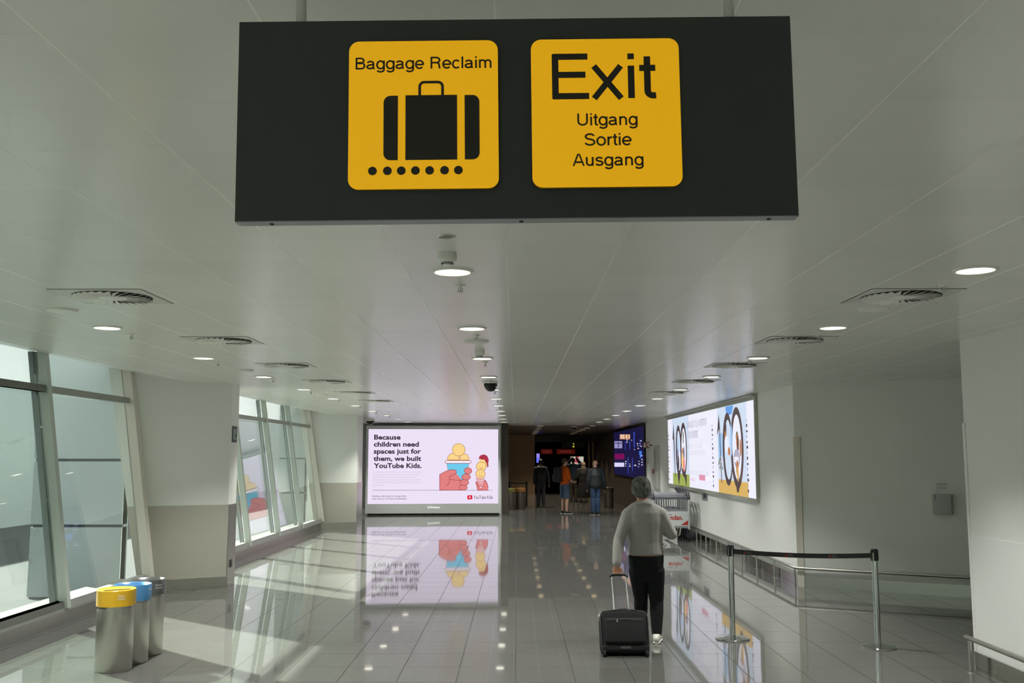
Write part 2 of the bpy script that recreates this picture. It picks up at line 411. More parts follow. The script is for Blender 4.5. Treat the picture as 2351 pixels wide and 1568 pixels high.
# glazed bays, leaning outwards
def fhex(bm, y0, y1, z0, z1, a, b):
    """bar lying in the leaning facade: from a to b metres inside the glass plane"""
    hexa(bm, [(FX(z0) + a, y0, z0), (FX(z0) + b, y0, z0), (FX(z0) + b, y1, z0), (FX(z0) + a, y1, z0),
              (FX(z1) + a, y0, z1), (FX(z1) + b, y0, z1), (FX(z1) + b, y1, z1), (FX(z1) + a, y1, z1)])
def bay(name, ys, end0, end1):
    r = sgroup(name); zt = 3.10
    for y in ys:
        bm = NB(); fhex(bm, y - 0.045, y + 0.045, 0.2, zt, 0.015, 0.11); obj('mullion', bm, ALU, r)
        bm = NB(); fhex(bm, y - 0.058, y + 0.058, 0.2, zt, -0.085, -0.03); obj('outer_mullion', bm, ALU_DK, r)
    for y0, y1 in ((end0, end0 + 0.13), (end1 - 0.13, end1)):
        bm = NB(); fhex(bm, y0, y1, 0.2, zt, -0.02, 0.12); obj('end_frame', bm, CREAM, r)
    edges = [end0 + 0.13] + list(ys) + [end1 - 0.13]
    for y0, y1 in zip(edges[:-1], edges[1:]):
        for z0, z1 in ((0.24, 2.64), (2.70, zt)):
            bm = NB(); fhex(bm, y0, y1, z0, z1, -0.025, 0.0); obj('window_pane', bm, GLASS, r)
        bm = NB(); fhex(bm, y0 + 0.045, y1 - 0.045, 2.63, 2.71, 0.0, 0.085); obj('transom', bm, ALU2, r)
        bm = NB(); fhex(bm, y0 + 0.045, y1 - 0.045, 0.2, 0.275, -0.03, 0.075); obj('bottom_rail', bm, ALU2, r)
    bm = NB(); bx(bm, -5.62, end0, 0.17, -5.06, end1, 0.2); obj('sill', bm, ALU2, r)
bay('window_1', [11.3 - 2.35 * k for k in range(9)], -8, 13.9)
bay('window_2', [16.6, 18.95, 21.3, 23.55], 14.95, 26.05)
sbox('baseboard_left', (-5.6, -8, 0, -5.12, 13.95, 0.17), STEEL)
sbox('baseboard_left', (-5.6, 14.95, 0, -5.12, 26.05, 0.17), STEEL)

# the two white piers between the bays
def pier(k, yl, yr, yb, xr):
    top = CZ + 0.2
    def at(x, e=0.0): return yl + (yr - yl) * (x + 5.27) / (xr + 5.27) - e      # the face runs slightly askew
    bm = NB()
    hexa(bm, [(-5.27, at(-5.27), 0), (xr, yr, 0), (xr, yb, 0), (-5.27, yb, 0), (-5.75, at(-5.75), top), (xr, yr, top), (xr, yb, top), (-5.75, yb, top)])
    struct('wall_left', bm, WALL)
    e = 0.012; z0, z1 = 0.16, 1.19
    u0, u1 = -5.27 - 0.152 * z0, -5.27 - 0.152 * z1
    bm = NB()   # cladding with the slanted outer edge of the pier
    hexa(bm, [(u0, at(u0, e), z0), (xr + e, at(xr + e, e), z0), (xr + e, at(xr + e), z0), (u0, at(u0), z0),
              (u1, at(u1, e), z1), (xr + e, at(xr + e, e), z1), (xr + e, at(xr + e), z1), (u1, at(u1), z1)])
    struct('trim_%d' % (2 * k - 1), bm, WAINSCOT)
    bm = NB(); bx(bm, xr, yr - e, 0.0, xr + 0.012, yb, 1.19); struct('trim_%d' % (2 * k), bm, STEEL)
    sslab('baseboard_left', (-5.27, yl), (xr + 0.02, at(xr + 0.02)), 0, 0.16, 0.022, STEEL)
pier(1, 14.0, 14.55, 14.95, -4.22)
pier(2, 26.1, 26.35, 27.3, -4.24)
sbox('wall_left', (-5.75, 27.3, 0, -5.2, 33.2, CZ + 0.2), WALL)
sbox('wall_back', (-5.3, 32.6, 0, -0.46, 32.9, CZ), WALL)
sbox('baseboard_back', (-5.2, 32.585, 0, -4.7, 32.6, 0.16), STEEL)
# right-hand walls
C0, C1 = (4.14, 14.65), (7.6, 12.72)
sslab('wall_right', (4.14, 14.65), (4.14, 31.4), 0, CZ, 0.25, WALL)
sslab('wall_right', C0, C1, 0, CZ, -0.25, WALL)
sbox('wall_right', (4.12, -8, 0, 7.7, 9.05, CZ), WALL)
sbox('wall_right', (7.5, 9.05, 0, 7.8, 13.2, CZ), WALL)
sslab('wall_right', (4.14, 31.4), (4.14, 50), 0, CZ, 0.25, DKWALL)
sslab('trim_5', (4.14, 14.65), (4.14, 31.4), 0.16, 1.19, -0.006, PANEL)
sslab('trim_6', C0, C1, 0.16, 1.19, 0.006, PANEL)
sbox('trim_7', (4.114, -8, 0.16, 4.12, 9.05, 1.19), PANEL)
sslab('baseboard_right', (4.14, 14.65), (4.14, 31.4), 0, 0.16, -0.012, STEEL_MIR)
sslab('baseboard_right', C0, C1, 0, 0.16, 0.012, STEEL)
sbox('baseboard_right', (4.106, -8, 0, 4.12, 9.05, 0.16), STEEL_MIR)
cdv = Vector((C1[0] - C0[0], C1[1] - C0[1])).normalized()
sslab('trim_8', (C0[0] - 0.012, C0[1]), (C0[0] - 0.016 + cdv.x * 0.1, C0[1] + cdv.y * 0.1), 0, 2.18, 0.018, CREAM)
sbox('trim_9', (4.108, 9.02, 0, 4.135, 9.06, 2.2), PANEL)
# behind the photographer
sbox('wall_rear', (-5.9, -8.25, 0, 8, -8, CZ + 0.3), WALL)
# dim far corridor
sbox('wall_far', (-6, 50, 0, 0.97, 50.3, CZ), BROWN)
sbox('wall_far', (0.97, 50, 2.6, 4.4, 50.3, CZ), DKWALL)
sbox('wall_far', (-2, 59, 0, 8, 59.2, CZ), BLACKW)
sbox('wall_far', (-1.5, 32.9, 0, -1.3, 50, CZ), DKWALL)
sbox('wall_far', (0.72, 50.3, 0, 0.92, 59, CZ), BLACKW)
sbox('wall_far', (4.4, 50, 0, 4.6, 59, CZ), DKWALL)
for x in (3.66, 3.86, 4.72 - 0.55):
    sbox('trim_10', (x, 49.9, 0, x + 0.1, 50.02, 2.6), BROWN)
sbox('trim_11', (-0.46, 32.5, 0, -0.24, 32.95, CZ), DKWALL)

# ================================================================== CEILING FIXTURES
ORD = ['first', 'second', 'third', 'fourth', 'fifth', 'sixth', 'seventh', 'eighth', 'ninth', 'tenth', 'eleventh', 'twelfth', 'thirteenth']
BEAM_DATA = None
def downlight_proto(far=False):
    global BEAM_DATA
    t = thing('downlight', 'x', 'ceiling light')
    bm = NB(); lathe(bm, [(0.100, -0.002), (0.104, -0.012), (0.118, -0.010), (0.124, 0.0)], n=40); obj('trim_ring', bm, WHITEP, t, True)
    bm = NB(); lathe(bm, [(0, -0.006), (0.101, -0.006), (0.101, -0.001)], n=40); obj('diffuser', bm, LAMPGL, t)
    if BEAM_DATA is None:
        BEAM_DATA = bpy.data.lights.new('downlight_beam', 'SPOT'); BEAM_DATA.energy = BEAM; BEAM_DATA.spot_size = math.radians(104)
        BEAM_DATA.spot_blend = 0.8; BEAM_DATA.shadow_soft_size = 0.09; BEAM_DATA.color = (1.0, 0.985, 0.95)
    l = bpy.data.objects.new('downlight_beam', BEAM_DATA); COL.objects.link(l); l.parent = t; l.location = (0, 0, -0.02)
    return t
def far_downlight():
    o = downlight_proto(); d = BEAM_DATA.copy(); d.energy = BEAM * 0.6; d.color = (1.0, 0.86, 0.66)
    for c in o.children:
        if c.type == 'LIGHT': c.data = d
        elif c.name.startswith('diffuser'): c.data.materials[0] = glow('warm_downlight_diffuser', (255, 226, 176), 1.1)
    return o
def sprinkler_proto():
    t = thing('sprinkler', 'x', 'sprinkler')
    bm = NB(); lathe(bm, [(0.034, 0), (0.032, -0.006), (0.012, -0.008), (0.010, -0.022), (0, -0.022)], n=20); obj('escutcheon', bm, WHITEP, t, True)
    bm = NB(); tube(bm, [(-0.012, 0, -0.02), (-0.013, 0, -0.038), (0, 0, -0.045)], 0.003, 6); tube(bm, [(0.012, 0, -0.02), (0.013, 0, -0.038), (0, 0, -0.045)], 0.003, 6)
    cyl(bm, (0, 0, -0.022), (0, 0, -0.045), 0.004, 8); obj('frame', bm, ALU, t)
    bm = NB(); lathe(bm, [(0, -0.045), (0.018, -0.045), (0.018, -0.047), (0, -0.047)], n=20); obj('deflector', bm, STEEL, t)
    return t
def vent_proto():
    t = thing('air_diffuser', 'x', 'air vent')
    bm = NB(); bx(bm, -0.3, -0.3, -0.003, 0.3, 0.3, 0); obj('plate', bm, mat('vent_plate', (206, 208, 198), 0.35), t)
    bm = NB()
    for q in ((-0.303, -0.3, -0.3, 0.3), (0.3, -0.3, 0.303, 0.3), (-0.303, -0.303, 0.303, -0.3), (-0.303, 0.3, 0.303, 0.303)): bx(bm, q[0], q[1], -0.0025, q[2], q[3], 0)
    obj('shadow_gap', bm, DARKSLOT, t)
    bm = NB(); lathe(bm, [(0, -0.0055), (0.255, -0.0055), (0.255, -0.004)], n=48); obj('slot_recess', bm, DARKSLOT, t)
    bm = NB()
    n = 28
    for k in range(n):
        a = 2 * PI * k / n; b2 = NB()
        hexa(b2, [(0.085, -0.006, -0.014), (0.252, -0.014, -0.020), (0.252, 0.022, -0.006), (0.085, 0.004, -0.006),
                  (0.085, -0.009, -0.012), (0.252, -0.018, -0.018), (0.252, 0.018, -0.004), (0.085, 0.001, -0.004)])
        merge(bm, b2, Matrix.Rotation(a, 4, 'Z'))
    obj('blades', bm, WHITEP, t)
    bm = NB(); lathe(bm, [(0, -0.018), (0.075, -0.017), (0.088, -0.012), (0.09, -0.005)], n=32); obj('hub', bm, WHITEP, t, True)
    return t
def disc_proto():
    t = thing('ceiling_disc', 'x', 'ceiling speaker')
    bm = NB(); lathe(bm, [(0, -0.022), (0.07, -0.022), (0.105, -0.016), (0.112, -0.006), (0.112, 0)], n=40); obj('cover', bm, WHITEP, t, True)
    bm = NB(); lathe(bm, [(0.112, -0.004), (0.12, -0.003), (0.12, 0)], n=40); obj('rim', bm, WHITEP, t, True)
    return t
first = {}
def place(kind, proto, loc, label, group):
    if kind not in first:
        o = proto(); first[kind] = o; o.location = loc; o['label'] = label; o['group'] = group; return o
    return dup(first[kind], loc, 0, label, group)
rows = [('left', -3.39, 8.05, 10), ('middle', -0.365, 5.57, 12), ('right', 2.63, 5.53, 11)]
for nm, x, y0, n in rows:
    for k in range(n):
        y = y0 + 2.535 * k
        if y > 34.3: continue
        place('lamp', downlight_proto, (x, y, CZ), 'round downlight, %s from the camera in the %s row of the white ceiling' % (ORD[k], nm), 'downlights in the white ceiling')
        if k < 8: place('spr', sprinkler_proto, (x + 0.02, y + 0.47, CZ), 'small sprinkler head just behind the %s downlight of the %s ceiling row' % (ORD[k], nm), 'ceiling sprinklers')
for nm, x, n in (('left', -3.39, 4), ('middle', -0.365, 2), ('right', 2.63, 3)):  # out-of-view lamps continuing the rows, added to brighten the near end
    for k in range(n):
        place('lamp', downlight_proto, (x, {'left': 5.515, 'middle': 0.5, 'right': 2.995}[nm] - 2.535 * k, CZ), 'added unseen round downlight overhead near the photographer, %s going back in the %s row' % (ORD[k], nm), 'downlights in the white ceiling')
for nm, x, y0, n in (('left', 0.88, 35.0, 6), ('right', 2.72, 34.9, 6)):
    for k in range(n):
        place('farlamp', far_downlight, (x, y0 + 2.535 * k, CZ), 'warm downlight, %s into the dark far corridor in its %s row' % (ORD[k], nm), 'downlights in the dark far corridor')
for nm, x, n in (('left', -2.70, 6), ('right', 2.575, 5)):
    for k in range(n):
        place('vent', vent_proto, (x, 6.48 + 2.51 * k, CZ), 'round swirl air vent, %s from the camera on the %s of the ceiling' % (ORD[k], nm), 'swirl air vents in the ceiling')
for x, y, lb in ((-3.31, 7.06, 'flat round white ceiling disc near the first left air vent'), (2.58, 7.0, 'flat round white ceiling disc behind the first right air vent'),
                 (-0.364, 9.05, 'flat round white ceiling disc behind the second middle downlight'), (-3.38, 12.15, 'flat round white ceiling disc ahead of the third left downlight'),
                 (-3.4, 17.2, 'flat round white ceiling disc ahead of the fifth left downlight'), (-0.37, 14.0, 'flat round white ceiling disc above the black dome in the middle row'), (2.63, 17.0, 'flat round white ceiling disc ahead of the sixth right downlight')):
    place('disc', disc_proto, (x, y, CZ), lb, 'flat ceiling discs')
def smoke_proto():
    t = thing('smoke_detector', 'x', 'smoke detector')
    bm = NB(); lathe(bm, [(0.05, 0), (0.051, -0.03), (0.048, -0.037), (0.033, -0.045), (0.027, -0.06), (0.022, -0.065), (0, -0.065)], n=32); obj('housing', bm, WHITEP, t, True)
    bm = NB()
    for k in range(16):
        b2 = NB(); bx(b2, 0.0255, -0.0026, -0.0595, 0.0315, 0.0026, -0.0475); merge(bm, b2, Matrix.Rotation(2 * PI * k / 16, 4, 'Z'))
    obj('vent_slots', bm, DARKSLOT, t)
    return t
place('smoke', smoke_proto, (-0.36, 5.08, CZ), 'white smoke detector in front of the nearest middle downlight', 'smoke detectors')
place('smoke', smoke_proto, (-0.37, 9.95, CZ), 'white smoke detector in front of the third middle downlight', 'smoke detectors')
t = thing('recessed_fitting', 'small grey recessed ceiling fitting just below the hanging sign', 'ceiling fitting', (-0.335, 4.67, CZ))
bm = NB(); lathe(bm, [(0.034, -0.002), (0.040, -0.006), (0.047, 0)], n=28); obj('ring', bm, STEEL, t, True)
bm = NB(); lathe(bm, [(0, -0.003), (0.012, -0.003), (0.012, -0.0015), (0.035, -0.0015), (0.035, 0)], n=28); obj('lens', bm, mat('fitting_grey', (120, 122, 116), 0.3), t)
def dome(loc, lb, r, dark):
    t = thing('dome_camera', lb, 'camera', loc)
    bm = NB(); lathe(bm, [(r, 0), (r, -0.03), (r * 0.94, -0.045)], n=28); obj('collar', bm, WHITEP if not dark else BLACK, t, True)
    bm = NB(); lathe(bm, [(r * 0.92, -0.04)] + [(r * 0.9 * math.cos(a * PI / 16), -0.045 - r * 0.75 * math.sin(a * PI / 16)) for a in range(1, 8)] + [(0, -0.045 - r * 0.75)], n=28)
    obj('dome', bm, mat('smoked_dome', (30, 32, 34), 0.1), t, True)
dome((-0.37, 14.45, CZ), 'black dome camera under the middle ceiling row, halfway down the hall', 0.1, True)
dome((-4.28, 28.9, CZ), 'dome camera hanging beside the far white pier, left of the advert screen', 0.14, False)
dome((2.08, 35.2, CZ), 'pale dome camera hanging in the mouth of the dark far corridor', 0.12, False)

# ================================================================== THE HANGING SIGN
SY = 2.0
t = thing('hanging_sign', 'long dark overhead sign with yellow Baggage Reclaim and Exit panels', 'sign', (0.002, SY, 2.390)); t.rotation_euler = (0, -0.0098, 0)
bm = NB(); W2 = 0.588; TH_ = 0.036
bx(bm, -W2, 0, 0.002, W2, TH_, 0.437); obj('sign_body', bm, SIGNBODY, t)
bm = NB(); bx(bm, -W2, 0.001, 0, W2, TH_, 0.002); obj('underside_strip', bm, SIGNEDGE, t)
for x in (-0.515, 0.01, 0.53):
    bm = NB(); lathe(bm, [(0, -0.0025), (0.004, -0.0025), (0.0048, 0)], (x, 0.018, 0), 16); obj('screw', bm, BLACK, t)
for x in (-0.460, 0.462):
    bm = NB(); cyl(bm, (x, 0.018, 0.437), (x, 0.018, CZ - 2.390 - 0.004), 0.0115, 20); p = obj('hanger_pole', bm, GREYPOLE, t, True)
    bm = NB(); lathe(bm, [(0.03, 0), (0.028, -0.012), (0.013, -0.014)], (x, 0.018, CZ - 2.390), 20); obj('ceiling_rose', bm, GREYPOLE, p, True)
def yellow(x0, x1, z0, z1):
    bm = NB(); r = 0.022
    P = [(x1 - r, z1 - r, 0), (x0 + r, z1 - r, 90), (x0 + r, z0 + r, 180), (x1 - r, z0 + r, 270)]
    pts = []
    for cx, cz, a in P: pts += arc(cx, cz, r, r, a, a + 90, 8)
    f = [bm.verts.new((p[0], -0.010, p[1])) for p in pts]; b = [bm.verts.new((p[0], 0, p[1])) for p in pts]
    n = len(pts)
    bm.faces.new(f)
    for i in range(n): bm.faces.new((f[i], f[(i + 1) % n], b[(i + 1) % n], b[i])).material_index = 1
    pl = obj('yellow_panel', bm, None, t, mats=[YELLOW, YEL_EDGE])
    return pl
# panel 1: Baggage Reclaim
a0, a1, b0, b1 = -0.351, -0.036, 0.064, 0.386
p1 = yellow(a0, a1, b0, b1)
S1 = (a1 - a0) / 980.0      # print measured in a 980-unit square
A = Art(-0.0108, 0.0003)
def q(x, y): return (a0 + (x - 836) * S1, b1 - (y - 294) * (b1 - b0) / 970.0)
x0, zz = q(880, 480); x1, _ = q(1775, 480)
A.sans('Baggage Reclaim', x0, zz, 80 * S1, INK, x1 - x0, 0.104)
A.rect(*q(1209, 1078), *q(1547, 655), INK)
for sgn, xa, xb in ((1, 1066, 1160), (-1, 1693, 1596)):
    r = 45
    L = [(xb, 657), (xa + sgn * r, 657)] + [(xa + sgn * r - sgn * r * math.sin(k * PI / 16), 657 + r - r * math.cos(k * PI / 16)) for k in range(9)][1:] + [(xa + sgn * r - sgn * r * math.cos(k * PI / 16), 1078 - r + r * math.sin(k * PI / 16)) for k in range(9)] + [(xb, 1078)]
    A.poly([q(*p) for p in L], INK)
A.line([q(1302, 655), q(1302, 600)] + [q(1302 + 30 - 30 * math.cos(k * PI / 12), 600 - 30 * math.sin(k * PI / 12)) for k in range(1, 7)] + [q(1422 + 30 * math.sin(k * PI / 12), 600 - 30 * math.cos(k * PI / 12)) for k in range(0, 7)] + [q(1452, 655)], 18 * S1, INK)
for x in (996, 1093, 1183, 1275, 1367, 1464, 1554): A.disc(*q(x, 1146), 28.5 * S1, INK)
A.build('baggage_print', p1)
# panel 2: Exit
a0, a1, b0, b1 = 0.034, 0.347, 0.064, 0.386
p2 = yellow(a0, a1, b0, b1)
S1 = (a1 - a0) / 980.0
A = Art(-0.0108, 0.0003)
def q(x, y): return (a0 + (x - 113) * S1, b1 - (y - 281) * (b1 - b0) / 970.0)
def word(s, xa, xb, base, cap, wd=0.085):
    x0, zz = q(xa, base); x1, _ = q(xb, base); A.sans(s, x0, zz, cap * S1, INK, x1 - x0, wd)
word('Exit', 248, 920, 676, 307, 0.1)
word('Uitgang', 413, 806, 852, 82, 0.104); word('Sortie', 460, 762, 983, 82, 0.104); word('Ausgang', 385, 838, 1115, 82, 0.104)
A.build('exit_print', p2)

# ================================================================== SCREENS AND POSTERS
LILAC = glow('screen_lilac', (236, 224, 246), GS); INKS = glow('screen_ink', (48, 32, 52), GS); INKG = glow('screen_grey_ink', (196, 182, 206), GS)
LINEC = glow('screen_line', (120, 96, 120), GS); CORAL = glow('screen_coral', (226, 128, 128), GS); CORALE = glow('screen_coral_edge', (150, 66, 76), GS)
CYAN = glow('screen_cyan', (110, 202, 236), GS); CREAMS = glow('screen_cream', (250, 214, 140), GS); CREAME = glow('screen_cream_edge', (186, 124, 76), GS)
MAROON = glow('screen_maroon', (176, 46, 70), GS); PALEP = glow('screen_pale', (246, 236, 248), GS); REDS = glow('screen_red', (222, 20, 56), GS)
BEZEL = mat('grey_screen_housing', (206, 211, 206), 0.4, 0.0)
t = thing('advert_screen', 'huge lit lilac advert screen with ice cream drawing standing at the hall end', 'screen', (-2.665, 32.0, 0), math.radians(5.0))
hw_ = 2.10
bm = NB(); bx(bm, -hw_ - 0.07, 0.012, 0.06, hw_ + 0.07, 0.3, 2.87); bx(bm, -hw_, 0.0, 0.06, hw_, 0.02, 0.365)
bx(bm, -hw_ - 0.07, -0.02, 0.06, -hw_, 0.02, 2.87); bx(bm, hw_, -0.02, 0.06, hw_ + 0.07, 0.02, 2.87); bx(bm, -hw_, -0.02, 2.76, hw_, 0.02, 2.87)
obj('housing', bm, BEZEL, t)
bm = NB(); bx(bm, -hw_, 0.05, 0, hw_, 0.25, 0.06); obj('plinth', bm, BLACK, t)
A = Art(0.004, 0.0012)
def q(x, y): return (-hw_ + (x - 190) / 1840.0 * 2 * hw_, 2.755 - (y - 225 - 0.012 * (1100 - x)) / 1058.0 * 2.39)
K = 2 * hw_ / 1840.0
A.rect(-hw_, 0.365, hw_, 2.76, LILAC); A.layer()
for s, base, xa, xb in (('Because', 380, 268, 640), ('children need', 480, 265, 900), ('spaces just for', 581, 265, 932), ('them, we built', 684, 263, 936), ('YouTube Kids.', 785, 268, 942)):
    x, z = q(xa, base); A.text(s, x, z - 0.012 * 0, 66 * K, INKS, (xb - xa) * K, 0.03)
for s, base, xb in (('For children to play and learn more safely, they need spaces', 852, 950), ("made just for them. YouTube Kids isn't a pared-down", 890, 905), ("version of YouTube. It's a dedicated app designed for", 926, 870), ('families, down to the smallest detail. Parents and caregivers', 962, 940), ('can customise the experience, and children can continue to', 998, 942), ('play and learn.', 1036, 420)):
    x, z = q(257, base); A.text(s, x, z, 20 * K, INKG, (xb - 257) * K, 0.0)
for s, base, xb in (('Building a safer place for young minds.', 1193, 735), ('Learn more at YouTube.com/kidssafety', 1230, 738)):
    x, z = q(255, base); A.text(s, x, z, 22 * K, LINEC, (xb - 255) * K, 0.012)
A.line([q(257, 1100), q(1950, 1086)], 5 * K, LINEC)
def P(L): return [q(*p) for p in L]
E_ = 7 * K
# the tub of ice cream in a hand
A.layer(); A.shape(P(arc(1548, 660, 68, 92, 0, -180, 16)), CREAMS, CREAME, E_)
A.layer(); A.shape(P(arc(1392, 660, 88, 98, 0, -180, 18)), CREAMS, CREAME, E_)
A.layer(); A.shape(P(arc(1466, 512, 90, 88, 0, 360, 30)[:-1]), CREAMS, CREAME, E_)
A.layer(); A.shape(P([(1296, 705), (1616, 700), (1570, 935), (1440, 950), (1340, 940)]), CYAN, CREAME, E_)
A.layer(); A.shape(P(arc(1296, 688, 20, 20, 90, 270, 8) + arc(1624, 684, 20, 20, -90, 90, 8)), PALEP, CORALE, E_)
A.layer(); A.shape(P([(1200, 1090), (1200, 868), (1260, 832), (1320, 806), (1380, 796), (1425, 806), (1440, 832), (1420, 858), (1370, 880), (1330, 905), (1345, 935), (1420, 945), (1520, 945), (1560, 1000), (1560, 1088)]), CORAL, CORALE, E_)
A.layer(); A.line(P([(1338, 935), (1340, 970), (1320, 1005), (1292, 1030)]), E_, CORALE)
for cx, cy, rx, ry in ((1534, 1050, 58, 36), (1550, 978, 62, 42), (1574, 900, 62, 42), (1600, 812, 54, 46)):
    A.layer(); A.shape(P(arc(cx, cy, rx, ry, 0, 360, 24)[:-1]), CORAL, CORALE, E_)
# the small cone
A.layer(); A.shape(P([(1735, 1086), (1735, 1010), (1710, 985), (1712, 965), (1740, 965), (1850, 945), (1875, 990), (1886, 1040), (1886, 1086)]), CORAL, CORALE, E_)
A.layer(); A.shape(P([(1716, 915), (1836, 912), (1800, 1050), (1784, 1062), (1770, 1050)]), PALEP, CORALE, E_ * 0.7)
A.layer()
for k in range(4):
    A.line(P([(1730 + 26 * k, 915), (1775 + 6 * k, 1040)]), 9 * K, CORAL); 
for k in range(4):
    A.line(P([(1724 + 9 * k, 935 + 28 * k), (1832 - 10 * k, 932 + 28 * k)]), 9 * K, CORAL)
A.layer(); A.shape(P([(1755, 650), (1760, 690), (1850, 690), (1866, 740), (1880, 740), (1870, 640)]), CREAMS, None)
A.layer(); A.shape(P(arc(1788, 748, 70, 66, 0, 360, 28)[:-1]), CREAMS, CREAME, E_)
A.layer(); A.shape(P(arc(1778, 855, 68, 62, 0, 360, 28)[:-1]), CREAMS, CREAME, E_)
A.layer(); A.line(P(arc(1788, 752, 26, 24, 20, 160, 10)), E_, CREAME); A.line(P(arc(1778, 862, 26, 24, 20, 160, 10)), E_, CREAME)
for cx, cy in ((1765, 838), (1790, 838)): A.disc(*q(cx, cy), 4 * K, CREAME)
A.layer(); A.shape(P([(1757, 640), (1760, 610), (1790, 584), (1835, 578), (1872, 600), (1892, 650), (1886, 700), (1888, 750), (1876, 760), (1866, 700), (1850, 680), (1832, 645), (1800, 648), (1775, 640)]), MAROON, CORALE, E_ * 0.7)
# the red play badge and the words beside it
A.layer()
x, z = q(1628, 1187); A.rrect(x - 36 * K, z - 29 * K, x + 36 * K, z + 29 * K, 12 * K, REDS, math.radians(4))
A.layer(); A.poly(P([(1618, 1172), (1646, 1186), (1619, 1200)]), PALEP)
x, z = q(1680, 1208); A.text('YouTube Kids', x, z, 46 * K, INKS, 272 * K, 0.004)
o = A.build('display', t)
A = Art(-0.0015)
x, z = q(1032, 1346); A.text('JCDecaux', x, z, 28 * K, glow('white_lettering', (250, 250, 250), GS), 178 * K, 0.03); A.build('maker_lettering', t)

def wallmap(x0):     # points of the long right-hand wall, from the photograph's measure, in metres along the wall and up
    def f(px, py):
        Y = 4.14 * 2265.0 / (px - 1184.0); return (x0 - Y, H - (py - 1046.5) * Y / 2265.0)
    return f
RW = -PI / 2
# lit billboard
t = thing('lit_billboard', 'bright white wall billboard with large 100 figures above the handrail', 'billboard', (4.14, 26.56, 0), RW)
Lb = 9.68; z0, z1 = 1.17, 2.86
bm = NB(); bx(bm, -0.08, -0.05, z0 - 0.07, Lb + 0.07, -0.002, z0); bx(bm, -0.08, -0.05, z1, Lb + 0.07, -0.002, z1 + 0.06); bx(bm, -0.08, -0.05, z0, 0, -0.002, z1); bx(bm, Lb, -0.05, z0, Lb + 0.07, -0.002, z1)
bx(bm, -0.08, -0.1, z1 + 0.06, Lb + 0.07, -0.002, CZ - 0.005)
obj('frame', bm, mat('billboard_frame', (176, 180, 166), 0.4, 0.2), t)
A = Art(-0.03, 0.0015); q = wallmap(26.56)
BW = glow('billboard_white', (236, 236, 250), GS); BSKY = glow('billboard_sky', (206, 220, 240), GS); BBLUE = glow('billboard_blue', (96, 156, 226), GS); BPALE = glow('billboard_pale_blue', (160, 196, 234), GS)
BGRASS = glow('billboard_grass', (156, 172, 84), GS); BSAND = glow('billboard_sand', (214, 174, 92), GS); BBRN = glow('billboard_brown', (74, 60, 62), GS); BGREY = glow('billboard_grey_print', (176, 172, 192), GS); BLG = glow('billboard_light_print', (206, 206, 220), GS)
BRED = glow('billboard_red_print', (222, 150, 176), GS); BORG = glow('billboard_orange', (190, 120, 70), GS); BDKG = glow('billboard_dark_green', (92, 104, 70), GS); BPUR = glow('billboard_violet', (130, 130, 170), GS)
A.rect(0, z0, Lb, z1, BW); A.layer()
def xx(px): return q(px, 1046)[0]
A.rect(xx(1547), z0, xx(1585), z1, BSKY); A.rect(xx(1652), z0, xx(1720), z1, BSKY); A.layer()
A.rect(xx(1547), z0, xx(1585), z0 + 0.29, BGRASS); A.rect(xx(1652), z0, xx(1720), z0 + 0.26, BSAND)
A.poly([q(1671, 935), q(1690, 930), q(1686, 950), q(1674, 956)], BBLUE); A.rect(xx(1653), 1.85, xx(1664), 2.35, BPALE)
for k in range(26):
    x, z = q(random.uniform(1653, 1662), random.uniform(1048, 1090)); A.disc(x, z, random.uniform(0.02, 0.05), random.choice((BDKG, BGREY, BW)))
A.layer()
def zero(cx, cz, rx, rz, ix, iz, irx, irz, fill):
    A.layer(); A.disc(cx, cz, rx, BBRN, rz); A.layer(); A.disc(ix, iz, irx, fill, irz)
# first figure 100
A.poly([q(1550.5, 972), q(1551.6, 1000), q(1553, 1095), q(1552, 1095), q(1549.6, 1010), q(1547.8, 1008)], BBRN)
zero(xx(1561.2), 2.03, 0.43, 0.64, xx(1561.6), 2.03, 0.27, 0.50, BSKY); zero(xx(1573), 2.05, 0.48, 0.66, xx(1573.5), 2.05, 0.32, 0.52, BW)
A.layer(); A.poly([(xx(1561) - 0.2, 1.45), (xx(1563) + 0.12, 1.45), (xx(1562), 1.19), (xx(1561.2), 1.19)], BBRN); A.poly([(xx(1575) - 0.1, 1.45), (xx(1579) + 0.02, 1.45), (xx(1578.8), 1.18), (xx(1578), 1.18)], BBRN)
for px, py, r, m in ((1560, 1040, .12, BPUR), (1561, 1020, .1, BPALE), (1564, 1055, .14, BW), (1572, 1050, .16, BORG), (1571, 1058, .13, CREAMS), (1575, 1040, .1, BPUR), (1574, 1000, .07, BDKG), (1574, 1010, .06, BDKG), (1562, 1062, .12, BBRN), (1575, 1066, .12, CORAL)):
    A.layer(); A.disc(*q(px, py), r, m, r * 1.5)
